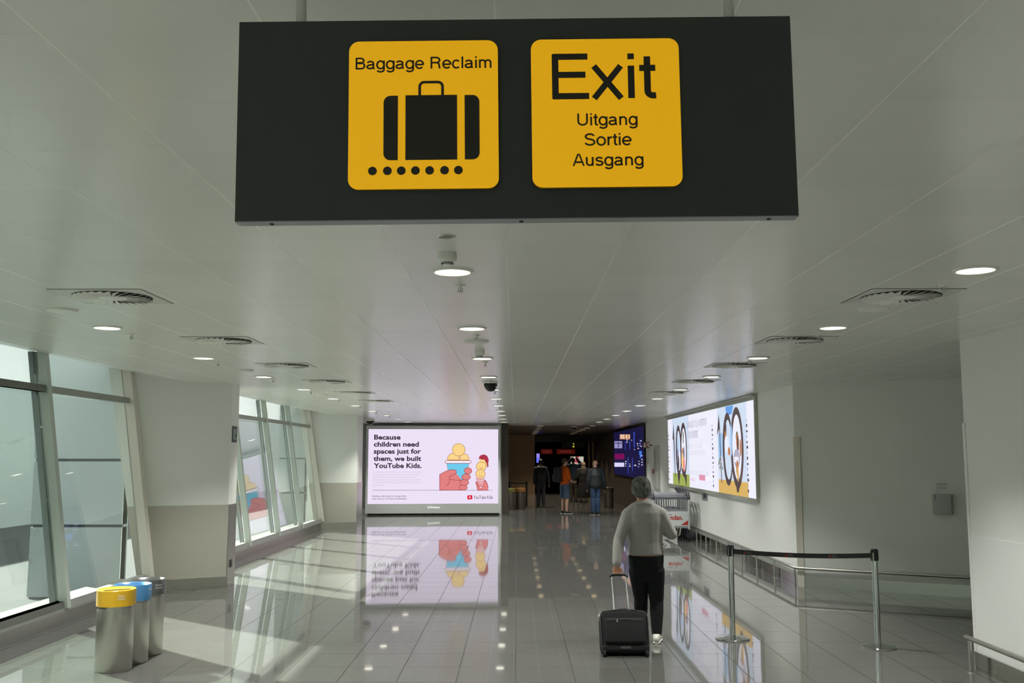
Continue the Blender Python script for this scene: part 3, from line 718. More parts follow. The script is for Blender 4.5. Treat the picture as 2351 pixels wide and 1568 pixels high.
# second figure 100
A.poly([q(1658.4, 950), q(1660.2, 975), q(1662.5, 1108), q(1661, 1108), q(1658.8, 985), q(1653.4, 1000), q(1655.4, 978)], BBRN)
zero(xx(1677.8), 2.03, 0.455, 0.70, xx(1679), 2.02, 0.33, 0.57, BSKY); zero(xx(1699.5), 2.05, 0.53, 0.75, xx(1699.8), 2.06, 0.37, 0.60, BW)
A.layer(); A.poly([q(1694, 1100), q(1706, 1104), q(1701, 1117), q(1701.5, 1130), q(1697.5, 1129), q(1697, 1115)], BBRN)
for px, py, rx, rz, m in ((1674, 985, .1, .16, BBRN), (1673.6, 1000, .06, .1, BORG), (1682, 1036, .1, .08, BORG), (1688, 1010, .09, .3, BPALE), (1676, 1020, .12, .16, BW), (1702, 1003, .1, .1, BDKG), (1703, 1015, .11, .16, BORG), (1704, 1025, .06, .2, BBRN), (1701, 1052, .26, .17, BGREY), (1700, 1052, .2, .03, BW), (1700, 1058, .2, .03, BW), (1702, 1075, .1, .15, BORG), (1703, 1088, .08, .14, BSAND), (1711, 1028, .07, .16, BORG)):
    A.layer(); A.disc(*q(px, py), rx, m, rz)
A.layer()
# print, too small to read
for pxa, pxb, py, hh, m in ((1587, 1634, 972, .17, BGREY), (1587, 1612, 998, .18, BGREY), (1588, 1621, 1024, .12, BLG), (1588, 1631, 1039, .12, BLG), (1590, 1637, 1086, .11, BLG), (1590, 1604, 1100, .07, BRED)):
    z = q((pxa + pxb) / 2, py)[1]; A.scribble(xx(pxa), xx(pxb), z - hh / 2, hh, m, 0.02 if hh > .15 else 0.012, 0.03)
A.layer(); A.rect(xx(1613), 1.37, xx(1627), 1.49, BRED)
for px in (1543, 1646, 1727):
    for k in range(14):
        x, z = q(px, 1046); z = 2.5 - k * 0.095; A.rect(x - 0.045, z, x + 0.03 + 0.02 * (k % 3), z + (0.05 if k % 2 else 0.035), BBRN if k % 3 else BGREY)
A.build('poster', t)

# blue night-scene screen
t = thing('blue_screen', 'dark blue lit screen on the right wall of the far corridor', 'screen', (4.14, 40.95, 0), RW)
bm = NB(); bx(bm, -0.05, -0.06, 1.13, 9.62, -0.002, 2.88); obj('housing', bm, BLACK, t)
A = Art(-0.0605, 0.002); qq = wallmap(40.95)
NAVY = glow('screen_navy', (22, 20, 62), GS); BLU = glow('screen_blue', (54, 72, 170), GS); BLU2 = glow('screen_bright_blue', (66, 122, 226), GS); MAG = glow('screen_magenta', (120, 6, 84), GS); WHT = glow('screen_white', (220, 214, 246), GS); LAV = glow('screen_lavender', (150, 146, 196), GS); TANG = glow('screen_tan', (186, 124, 96), GS); CRM = glow('screen_tan_pale', (232, 206, 180), GS)
def q(x, y): return qq(1400 + x / 9.8, 960 + y / 9.8)
A.rect(0.0, 1.16, 9.56, 2.85, NAVY); A.layer()
def blk(x0, y0, x1, y1, m): A.poly([q(x0, y1), q(x1, y1), q(x1, y0), q(x0, y0)], m)
blk(262, 365, 500, 480, TANG); blk(140, 520, 318, 678, LAV); blk(146, 800, 362, 925, MAG); blk(134, 1000, 356, 1092, WHT)
A.layer()
for x0, x1 in ((282, 370), (405, 440), (470, 495)): blk(x0, 375, x1, 460, CRM)
blk(300, 400, 350, 440, TANG); blk(150, 560, 310, 575, NAVY); blk(225, 540, 240, 660, NAVY)
for x0, y0, x1, y1, m in ((580, 310, 608, 660, BLU), (380, 520, 395, 720, BLU), (480, 520, 498, 700, BLU), (705, 740, 760, 830, BLU2), (718, 830, 745, 900, BLU2), (440, 880, 455, 1240, BLU), (540, 900, 556, 1180, BLU), (715, 470, 725, 620, BLU)): blk(x0, y0, x1, y1, m)
A.layer()
for x, y in ((535, 500), (750, 512), (728, 574), (670, 576), (680, 625), (750, 632), (685, 684), (600, 705), (764, 845), (766, 930), (698, 970), (398, 975), (395, 1025), (392, 1075), (486, 1032), (488, 1080), (600, 1060), (620, 1062), (700, 1030), (766, 990), (766, 1050), (686, 1090), (433, 492), (430, 540)):
    blk(x - 13, y - 12, x + 13, y + 12, WHT if (x + y) % 3 else LAV)
A.build('display', t)

# ================================================================== SMALL THINGS ON THE WALLS
def on_right(name, label, cat, Y, z, parts):
    t = thing(name, label, cat, (4.14, Y, z), RW)
    for nm, boxes, m in parts:
        bm = NB()
        for b in boxes: bx(bm, *b)
        obj(nm, bm, m, t)
    return t
RED = mat('fire_red_plastic', (176, 40, 34), 0.4)
on_right('wall_cabinet', 'tall narrow grey wall cabinet between blue screen and billboard', 'cabinet', 29.2, 0.95, (('cabinet_door', [(0, -0.06, 0, 0.85, 0, 1.22)], mat('cabinet_grey', (190, 192, 184), 0.4)), ('cabinet_frame', [(-0.03, -0.05, -0.03, 0, 0, 1.25), (0.85, -0.05, -0.03, 0.88, 0, 1.25), (0, -0.05, 1.22, 0.85, 0, 1.25), (0, -0.05, -0.03, 0.85, 0, 0)], ALU), ('door_lettering', [(0.25, -0.063, 0.45, 0.32, -0.06, 1.1)], mat('grey_print', (110, 112, 108), 0.5)), ('handle', [(0.7, -0.08, 0.5, 0.74, -0.06, 0.65)], STEEL)))
on_right('fire_call_point', 'small red fire alarm call point beside the grey wall cabinet', 'alarm', 29.62, 1.37, (('housing', [(0, -0.05, 0, 0.13, 0, 0.13)], RED), ('press_plate', [(0.03, -0.053, 0.035, 0.1, -0.05, 0.095)], WHITEP)))
t = on_right('wall_plate', 'small grey pictogram plate on the wall beneath the billboard', 'sign', 22.0, 0.93, (('plate', [(0, -0.01, 0, 0.62, 0, 0.2)], mat('plate_grey', (150, 156, 156), 0.35, 0.4)), ('pictogram', [(0.18, -0.012, 0.05, 0.48, -0.01, 0.12), (0.28, -0.012, 0.12, 0.4, -0.01, 0.16)], mat('plate_print', (52, 58, 64), 0.5))))
t = thing('emergency_sign', 'small red and white pictogram sign sticking out above the wall cabinet', 'sign', (3.96, 29.9, 2.14))
bm = NB(); bx(bm, -0.1, -0.015, 0, 0.1, 0.015, 0.17); bx(bm, 0.1, -0.008, 0.06, 0.178, 0.008, 0.1); obj('sign_board', bm, mat('sign_red_brown', (136, 58, 44), 0.5), t)
A = Art(-0.0155)
WP = mat('white_print', (226, 226, 220), 0.5)
A.rect(-0.085, 0.015, -0.02, 0.09, WP); A.rect(-0.07, 0.1, -0.03, 0.15, WP); A.rect(0.01, 0.04, 0.03, 0.15, WP); A.rect(0.05, 0.02, 0.085, 0.15, WP); A.layer(); A.rect(-0.06, 0.03, -0.045, 0.075, mat('sign_red_brown', (0, 0, 0))); A.build('pictogram', t)
# on the first pier
t = thing('pier_sign', 'small dark pictogram plate high on the near white pier', 'sign', (-4.22, 14.62, 2.1))
bm = NB(); bx(bm, 0, 0, 0, 0.008, 0.24, 0.24); obj('plate', bm, mat('dark_blue_grey_plate', (58, 70, 72), 0.4), t)
bm = NB(); bx(bm, 0.008, 0.05, 0.04, 0.0095, 0.12, 0.2); bx(bm, 0.008, 0.14, 0.12, 0.0095, 0.2, 0.2); bx(bm, 0.008, 0.14, 0.04, 0.0095, 0.2, 0.08); obj('pictogram', bm, mat('plate_pale_print', (150, 164, 164), 0.4), t)
t = thing('wall_socket', 'dark socket low on the steel-clad side of the near pier', 'socket', (-4.208, 14.68, 0.27))
bm = NB(); bx(bm, 0, 0, 0, 0.012, 0.09, 0.11); obj('face_plate', bm, mat('socket_dark', (46, 46, 46), 0.4), t)
bm = NB(); bx(bm, 0.012, 0.02, 0.03, 0.014, 0.07, 0.08); obj('socket_insert', bm, BLACK, t)
# on the slanted wall of the recess
def on_slant(u): return (C0[0] + cdv.x * u, C0[1] + cdv.y * u)
SA = math.atan2(cdv.y, cdv.x)
u0 = 1.865
p = on_slant(u0)
t = thing('wall_dispenser', 'pale grey box on the recessed right wall above the handrail', 'dispenser', (p[0], p[1], 1.10), SA)
bm = NB(); rbox(bm, 0, -0.10, 0, 0.255, -0.0, 0.275, 0.012); obj('housing', bm, mat('dispenser_grey', (176, 180, 176), 0.35), t, True)
bm = NB(); bx(bm, 0.04, -0.104, 0.2, 0.05, -0.1, 0.268); obj('latch', bm, ALU_DK, t)
bm = NB(); bx(bm, 0.242, -0.102, 0.01, 0.252, -0.1, 0.262); obj('side_gap', bm, ALU_DK, t)
p = on_slant(u0 + 0.045)
t = thing('paper_notice', 'white printed notice stuck above the grey box on the recessed wall', 'notice', (p[0], p[1], 1.405), SA)
bm = NB(); bx(bm, 0, -0.004, 0, 0.16, 0, 0.125); obj('paper', bm, mat('paper_white', (232, 234, 232), 0.6), t)
A = Art(-0.0045)
for z, x1 in ((0.105, 0.145), (0.08, 0.14), (0.06, 0.145), (0.04, 0.14)): A.rect(0.012, z, x1, z + (0.008 if z > .1 else 0.004), mat('grey_print', (110, 112, 108), 0.5))
A.rect(0.012, 0.015, 0.05, 0.019, mat('grey_print', (0, 0, 0))); A.build('print', t)

# ================================================================== HANDRAILS
def rail(label, pts, posts, zr):
    t = thing('handrail', label, 'handrail', (pts[0][0], pts[0][1], 0), 0, 'low steel bump rails')
    ox, oy = pts[0]
    bm = NB(); tube(bm, [(p[0] - ox, p[1] - oy, zr) for p in pts], 0.021, 16); obj('rail', bm, STEEL, t, True)
    for x, y in posts:
        bm = NB(); cyl(bm, (x - ox, y - oy, 0.0), (x - ox, y - oy, zr - 0.012), 0.015, 14); pp = obj('post', bm, STEEL, t, True)
        bm = NB(); lathe(bm, [(0.016, 0.006), (0.028, 0.005), (0.03, 0.0)], (x - ox, y - oy, 0), 16); obj('foot_collar', bm, STEEL, pp, True)
    return t
e1 = (on_slant(2.42)[0] - 0.03, on_slant(2.42)[1] - 0.06); e0 = (on_slant(-0.03)[0] - 0.04, on_slant(0.0)[1] - 0.055)
rail('long low steel rail running along the right wall and round its corner', [(4.085, 24.0), (4.085, 16), e0, (e0[0] + 0.08, e0[1] - 0.045), e1], [(4.085, Y) for Y in (23.6, 22.5, 21.4, 20.3, 19.2, 18.06, 16.95, 15.8)] + [(4.085, 14.66), (e1[0] - 0.08, e1[1] + 0.045)], 0.275)
rail('short low steel rail in front of the near white wall at right', [(4.02, 9.02), (4.02, 8), (4.02, 6.0)], [(4.02, 8.95), (4.02, 7.9), (4.02, 6.85)], 0.295)

# ================================================================== WASTE BINS
def waste_bin(loc, col, label, lines, slot, rz):
    t = thing('waste_bin', label, 'bin', loc, rz, 'three steel recycling bins by the window')
    bm = NB(); lathe(bm, [(0, 0.0), (0.155, 0.0), (0.16, 0.01), (0.16, 0.56), (0.152, 0.565)], n=48); obj('steel_body', bm, STEEL, t, True)
    bm = NB(); lathe(bm, [(0.161, 0.548), (0.163, 0.566), (0.163, 0.57)], n=48); obj('collar', bm, STEEL_MIR, t, True)
    lm = mat('bin_lid_' + label.split()[0], col, 0.3, coat=0.3)
    bm = NB()
    if slot:   # nearly flat top with a slit
        lathe(bm, [(0.155, 0.568), (0.168, 0.568), (0.168, 0.704), (0.163, 0.71), (0.15, 0.708), (0.12, 0.700), (0, 0.698)], n=48)
    else:      # ring with a wide round opening
        lathe(bm, [(0.155, 0.568), (0.168, 0.568), (0.168, 0.704), (0.164, 0.71), (0.157, 0.708), (0.13, 0.675), (0.118, 0.66)], n=48)
    lid = obj('lid', bm, lm, t, True)
    bm = NB()
    if slot:
        hexa(bm, [(-0.11, -0.02, 0.699), (0.11, -0.035, 0.699), (0.11, 0.005, 0.699), (-0.11, 0.02, 0.699), (-0.11, -0.02, 0.7045), (0.11, -0.035, 0.7045), (0.11, 0.005, 0.7045), (-0.11, 0.02, 0.7045)])
    else: lathe(bm, [(0, 0.64), (0.125, 0.64), (0.125, 0.664)], n=40)
    obj('opening', bm, mat('bin_slot_shade', (96, 72, 12), 0.6) if slot else BLACK, lid)
    # lettering wrapped round the lid
    for a0 in (0.0, -PI * 0.56):
        A = Art(0)
        for k, s in enumerate(lines): A.text(s, 0, 0.655 - k * 0.026, 0.017, WP, None, 0.012, 'C')
        for v in A.bm.verts:
            a = v.co.x / 0.168 + a0; r = 0.1688
            v.co = (r * math.sin(a), -r * math.cos(a), v.co.z)
        A.build('lettering', lid)
    return t
waste_bin((-3.60, 9.03, 0), (226, 178, 34), 'yellow topped steel bin, nearest of three by the window', ('Papier', 'Carton'), True, math.radians(36))
waste_bin((-3.585, 9.37, 0), (74, 134, 186), 'blue topped steel bin standing between yellow and grey ones', ('PMD',), False, math.radians(36 + 150))
waste_bin((-3.585, 9.74, 0), (88, 90, 88), 'grey topped steel bin, farthest of three by the window', ('Déchets', 'résiduels'), False, math.radians(58))

# ================================================================== STANCHIONS
BELT = mat('black_belt_webbing', (48, 50, 48), 0.7)
def stanchion(loc, label, belt_to=None, m=CHROME, group='belt barrier posts'):
    t = thing('stanchion', label, 'stanchion', loc, 0, group)
    bm = NB(); lathe(bm, [(0, 0), (0.175, 0), (0.177, 0.008), (0.172, 0.016), (0.08, 0.03), (0.04, 0.036), (0.032, 0.04)], n=48); obj('base', bm, m, t, True)
    bm = NB(); lathe(bm, [(0.0305, 0.03), (0.0305, 0.93)], n=28); obj('post', bm, m, t, True)
    a = 0.0 if belt_to is None else math.atan2(belt_to[1] - loc[1], belt_to[0] - loc[0])
    bm = NB(); lathe(bm, [(0.032, 0.945), (0.032, 0.958), (0.027, 0.966), (0, 0.967)], n=28)
    for k in range(4):
        b2 = NB(); bx(b2, 0.028, -0.016, 0.85, 0.036, 0.016, 0.955); merge(bm, b2, Matrix.Rotation(a + k * PI / 2, 4, 'Z'))
    obj('cassette_head', bm, BLACK, t, True)
    if belt_to:
        dx, dy = belt_to[0] - loc[0], belt_to[1] - loc[1]; L = math.hypot(dx, dy); d = Vector((dx / L, dy / L, 0)); n = Vector((-d.y, d.x, 0))
        A = NB(); prev = None; N_ = 16
        for i in range(N_ + 1):
            s = 0.036 + (L - 0.072) * i / N_; sag = -0.022 * 4 * (i / N_) * (1 - i / N_)
            P = [d * s + n * e + Vector((0, 0, z + sag)) for e in (-0.0012, 0.0012) for z in (0.876, 0.924)]
            cur = [A.verts.new(p) for p in P]
            if prev:
                for i0, i1 in ((0, 1), (1, 3), (3, 2), (2, 0)): A.faces.new((prev[i0], prev[i1], cur[i1], cur[i0]))
            prev = cur
        b = obj('belt', A, BELT, t)
        if m is CHROME:
            for s in (0.13, 0.55, 0.98):
                sag = -0.022 * 4 * (s / L) * (1 - s / L)
                A = Art(0); A.poly([(0, 0.012), (0.022, 0.002), (0.03, 0.02), (0.026, 0.036), (0.008, 0.03)], mat('belt_red', (150, 46, 48), 0.6))
                for k in range(2): A.rect(0.036, 0.01 + k * 0.014, 0.09 - 0.012 * k, 0.016 + k * 0.014, mat('belt_grey_print', (112, 112, 112), 0.6))
                for v in A.bm.verts: v.co = d * (s + v.co.x) - n * 0.002 + Vector((0, 0, 0.877 + sag + v.co.z))
                A.build('belt_mark', b)
    return t
PL, PR = (2.265, 10.53, 0), (3.62, 10.09, 0)
stanchion(PL, 'left chrome belt post, its black belt stretched to the right one', PR)
stanchion(PR, 'right chrome belt post, receiving the black belt from the left', None)
DKP = mat('black_post', (20, 20, 20), 0.5)
stanchion((0.40, 36.6, 0), 'black belt post standing free before the brown far wall', (-0.23, 36.9), DKP, 'dark barrier posts')
stanchion((-0.23, 36.9, 0), 'black belt post beside the far bin, next to the screen edge', None, DKP, 'dark barrier posts')

# ================================================================== BAGGAGE TROLLEYS
TW = mat('trolley_white_tube', (206, 210, 208), 0.35, 0.2); TGR = mat('trolley_grey_plastic', (150, 152, 156), 0.5); TBK = mat('trolley_black_bumper', (44, 46, 52), 0.5)
def trolley():
    t = thing('baggage_trolley', 'x', 'trolley', group='nested baggage trolleys by the right wall')
    w = 0.40
    for s in (-1, 1):
        bm = NB(); tube(bm, [(s * w, 0.0, 0.25), (s * w, 0.0, 0.93), (s * w, 0.04, 0.97)], 0.02, 10)
        for k in range(3): tube(bm, [(s * w, 0.1 + 0.08 * k, 0.34), (s * w, 0.1 + 0.08 * k, 0.98)], 0.012, 8)
        tube(bm, [(s * w, 0.0, 0.34), (s * w, 0.3, 0.34)], 0.014, 8); obj('side_frame', bm, TW, t, True)
        bm = NB(); tube(bm, [(s * w, -0.02, 0.93), (s * w, 0.05, 1.03), (s * w, 0.17, 1.085), (s * w, 0.34, 1.105)], [(0.035, 0.045)] * 4, 12, ref=Vector((1, 0, 0))); obj('handle_cover', bm, TBK, t, True)
        bm = NB(); tube(bm, [(s * w * 0.55, 0.02, 0.32), (s * w * 0.45, -0.03, 0.14), (s * w * 0.3, 0.0, 0.1), (s * w * 0.2, 0.3, 0.12)], 0.017, 10); obj('foot_tube', bm, STEEL, t, True)
        bm = NB(); cyl(bm, (s * w - 0.02, 0.08, 0.065), (s * w + 0.02, 0.08, 0.065), 0.065, 20); pw = obj('wheel', bm, BLACK, t, True)
        bm = NB(); bx(bm, s * w - 0.03, 0.04, 0.06, s * w + 0.03, 0.12, 0.27); obj('wheel_fork', bm, TBK, pw)
    bm = NB()
    for k in range(4): rbox(bm, -w + 0.04, 0.02 + 0.075 * k, 0.96 + 0.03 * k - 0.004 * k * k, w - 0.04, 0.085 + 0.075 * k, 0.975 + 0.03 * k - 0.004 * k * k, 0.005, 2)
    obj('top_slats', bm, TGR, t)
    bm = NB()
    for k in range(7): x = -w + 0.07 + k * (2 * w - 0.14) / 6; tube(bm, [(x, 0.02, 0.66), (x, 0.06, 0.94)], 0.009, 8)
    tube(bm, [(-w, 0.03, 0.68), (w, 0.03, 0.68)], 0.016, 8); tube(bm, [(-w, 0.05, 0.93), (w, 0.05, 0.93)], 0.012, 8); obj('basket_wires', bm, TGR, t, True)
    bm = NB(); bx(bm, -w + 0.02, -0.005, 0.33, w - 0.02, 0.012, 0.66); ap = obj('advert_board', bm, mat('board_white', (216, 222, 220), 0.4), t)
    A = Art(-0.0055)
    A.text('endan.', -0.08, 0.47, 0.105, mat('board_red', (196, 52, 44), 0.45), 0.34, 0.035, 'L'); A.poly([(w - 0.02, 0.35), (w - 0.02, 0.46), (w - 0.19, 0.35)], mat('board_red', (0, 0, 0)))
    A.rect(-0.1, 0.575, 0.02, 0.59, mat('grey_print', (0, 0, 0))); A.build('board_lettering', ap)
    bm = NB(); bx(bm, -w, 0.0, 0.285, w, 0.03, 0.33); obj('lower_bar', bm, TGR, t)
    return t
tr = trolley(); tr.location = (3.50, 22.4, 0); tr['label'] = 'white baggage trolley with red lettered board, front of its nested row'
for k, nm in enumerate(('second', 'third', 'fourth', 'fifth')):
    dup(tr, (3.50, 22.4 + 0.34 * (k + 1), 0), 0, 'baggage trolley, %s from the front of the nested row by the right wall' % nm)

# ================================================================== FAR END OF THE CORRIDOR
t = thing('far_info_screen', 'small upright violet lit screen deep in the dark far opening', 'screen', (1.20, 53.0, 1.55))
bm = NB(); bx(bm, -0.09, 0.0, -1.55, 0.09, 0.08, -1.5); bx(bm, -0.02, 0.02, -1.5, 0.02, 0.06, -0.05); bx(bm, -0.1, 0, -0.05, 0.1, 0.06, 0.5); obj('housing', bm, BLACK, t)
A = Art(-0.001); A.rect(-0.085, -0.02, 0.085, 0.47, glow('screen_violet', (104, 112, 240), GS)); A.layer(); A.rect(-0.085, 0.25, 0.085, 0.47, glow('screen_light_violet', (150, 136, 236), GS)); A.build('display', t)
t = thing('far_poster', 'pale lit poster with a red patch behind the far people', 'poster', (3.42, 55.0, 1.5))
bm = NB(); bx(bm, -0.40, 0, -1.5, 0.40, 0.06, 0.42); obj('stand', bm, BLACK, t)
A = Art(-0.001); A.rect(-0.36, -0.05, 0.36, 0.36, glow('poster_pale', (196, 192, 176), 0.4)); A.layer(); A.poly([(-0.12, 0.02), (0.08, 0.0), (0.1, 0.36), (-0.08, 0.36)], glow('poster_red', (220, 60, 84), 0.4)); A.poly([(0.2, -0.05), (0.36, -0.05), (0.36, 0.1)], BLACKW); A.build('print', t)
for x0, x1, lb in ((1.45, 2.1, 'short dim red sign band, left one in the far opening'), (2.35, 3.4, 'longer dim red sign band right of the short one in the far opening')):
    t = thing('sign_band', lb, 'sign', ((x0 + x1) / 2, 56.5, 2.0), 0, 'dim red sign bands'); ww = (x1 - x0) / 2
    bm = NB(); bx(bm, -ww, 0, 0, ww, 0.15, 0.28); obj('band', bm, mat('band_red', (120, 36, 28), 0.5, emit=(120, 30, 22), estr=0.12), t)
    bm = NB(); bx(bm, -ww * 0.7, -0.005, 0.1, ww * 0.6, 0, 0.18); obj('band_lettering', bm, mat('band_red_pale', (150, 70, 60), 0.5, emit=(150, 70, 60), estr=0.12), t)
    bm = NB()
    for x in (-ww + 0.05, ww - 0.05): cyl(bm, (x, 0.07, 0.28), (x, 0.07, CZ - 2.0), 0.015, 8)
    obj('hanger', bm, BLACK, t)
t = thing('far_hanging_sign', 'black hanging sign with small yellow marks at the far opening', 'sign', (2.9, 49.4, 2.28), 0)
bm = NB(); bx(bm, -0.62, 0, 0, 0.62, 0.08, 0.32); obj('sign_body', bm, BLACK, t)
bm = NB(); bx(bm, -0.05, -0.005, 0.04, 0.04, 0, 0.12); bx(bm, -0.03, -0.005, 0.18, 0.03, 0, 0.25); obj('yellow_mark', bm, glow('mark_yellow', (190, 180, 60), 0.35), t)
bm = NB()
for x in (-0.5, 0.5): cyl(bm, (x, 0.04, 0.32), (x, 0.04, CZ - 2.28), 0.012, 8)
obj('hanger', bm, BLACK, t)
def plain_bin(loc, label, lid):
    t = thing('waste_bin', label, 'bin', loc)
    bm = NB(); lathe(bm, [(0, 0), (0.17, 0), (0.17, 0.62), (0.165, 0.63)], n=28); obj('body', bm, mat('dim_grey_bin', (86, 82, 74), 0.35, 0.6), t, True)
    bm = NB(); lathe(bm, [(0.165, 0.62), (0.18, 0.62), (0.18, 0.74), (0.14, 0.76), (0.12, 0.73), (0, 0.73)], n=28); obj('lid', bm, lid, t, True)
plain_bin((-0.18, 35.1, 0), 'dim bin with olive lid beside the right edge of the advert screen', mat('olive_lid', (96, 92, 40), 0.45))
plain_bin((0.18, 35.5, 0), 'dim bin with brown-orange lid, right of the olive lidded one', mat('brown_orange_lid', (130, 92, 44), 0.45))
plain_bin((3.42, 36.4, 0), 'dim bin with dark lid behind the bald man in jeans', mat('dark_olive_lid', (54, 50, 30), 0.45))

# ================================================================== PEOPLE
def solid(bm, voxel, smooth=3):
    """one continuous skin grown over the laid-out volumes"""
    bmesh.ops.recalc_face_normals(bm, faces=bm.faces[:])
    me = bpy.data.meshes.new('volume'); bm.to_mesh(me); bm.free()
    o = bpy.data.objects.new('volume', me); COL.objects.link(o)
    r = o.modifiers.new('r', 'REMESH'); r.mode = 'VOXEL'; r.voxel_size = voxel
    s = o.modifiers.new('s', 'SMOOTH'); s.factor = 0.5; s.iterations = smooth
    dg = bpy.context.evaluated_depsgraph_get(); out = bpy.data.meshes.new_from_object(o.evaluated_get(dg))
    bpy.data.objects.remove(o); bpy.data.meshes.remove(me)
    return out
def mobj(name, me, m, parent):
    me.name = name; me.materials.clear(); me.materials.append(m)
    for p in me.polygons: p.use_smooth = True
    o = bpy.data.objects.new(name, me); COL.objects.link(o); o.parent = parent
    return o
def V(*a): return Vector(a)
def rotv(v, axis, a): return Matrix.Rotation(a, 3, axis) @ v
def hand(bm, wrist, d, side, curl=0.5, thumb=0.6):
    """palm, four unequal fingers bent at their knuckles, thumb from the side of the palm"""
    d = d.normalized(); side = (side - d * side.dot(d)).normalized(); n = d.cross(side)
    tube(bm, [wrist - d * 0.02, wrist + d * 0.02, wrist + d * 0.055, wrist + d * 0.092], [(0.026, 0.019), (0.032, 0.017), (0.041, 0.0155), (0.040, 0.013)], 14, ref=side)
    for off, L in ((0.030, 0.070), (0.0105, 0.078), (-0.010, 0.073), (-0.029, 0.058)):
        p = wrist + d * 0.088 + side * off; dd = d.copy(); pts = [p - d * 0.02, p]; axis = side
        for k, f in enumerate((0.45, 0.32, 0.23)):
            # bend towards the palm side n
            ang = curl * (0.75, 1.0, 0.7)[k]
            ax = d.cross(n); dd = (Matrix.Rotation(ang, 3, ax) @ dd)
            p = p + dd * L * f; pts.append(p)
        tube(bm, pts, [0.009, 0.009, 0.0085, 0.0078, 0.0065], 10, ball=True)
    tb = wrist + d * 0.03 + side * 0.03; td = (d * 0.65 + side * 0.75 + n * 0.25).normalized(); td2 = (d * 0.9 + side * 0.2 + n * thumb).normalized()
    tube(bm, [tb - td * 0.015, tb, tb + td * 0.034, tb + td * 0.034 + td2 * 0.032], [0.013, 0.0125, 0.0105, 0.008], 10, ball=True)
def seg(bm, a, b, ra, rb, mid=None):
    a, b = Vector(a), Vector(b)
    if mid is None: mid = (ra + rb) / 2
    tube(bm, [a, a.lerp(b, 0.35), a.lerp(b, 0.7), b], [ra, mid * 1.02, (mid + rb) / 2, rb], 14, ball=True)
SKIN = mat('skin_tone', (196, 146, 118), 0.5, noise=0.05, nscale=30)
SKIN2 = mat('fair_skin_tone', (206, 166, 142), 0.5, noise=0.05, nscale=30)
EYE = mat('eye_white', (220, 218, 212), 0.2); LIP = mat('lip_tone', (160, 96, 86), 0.5)
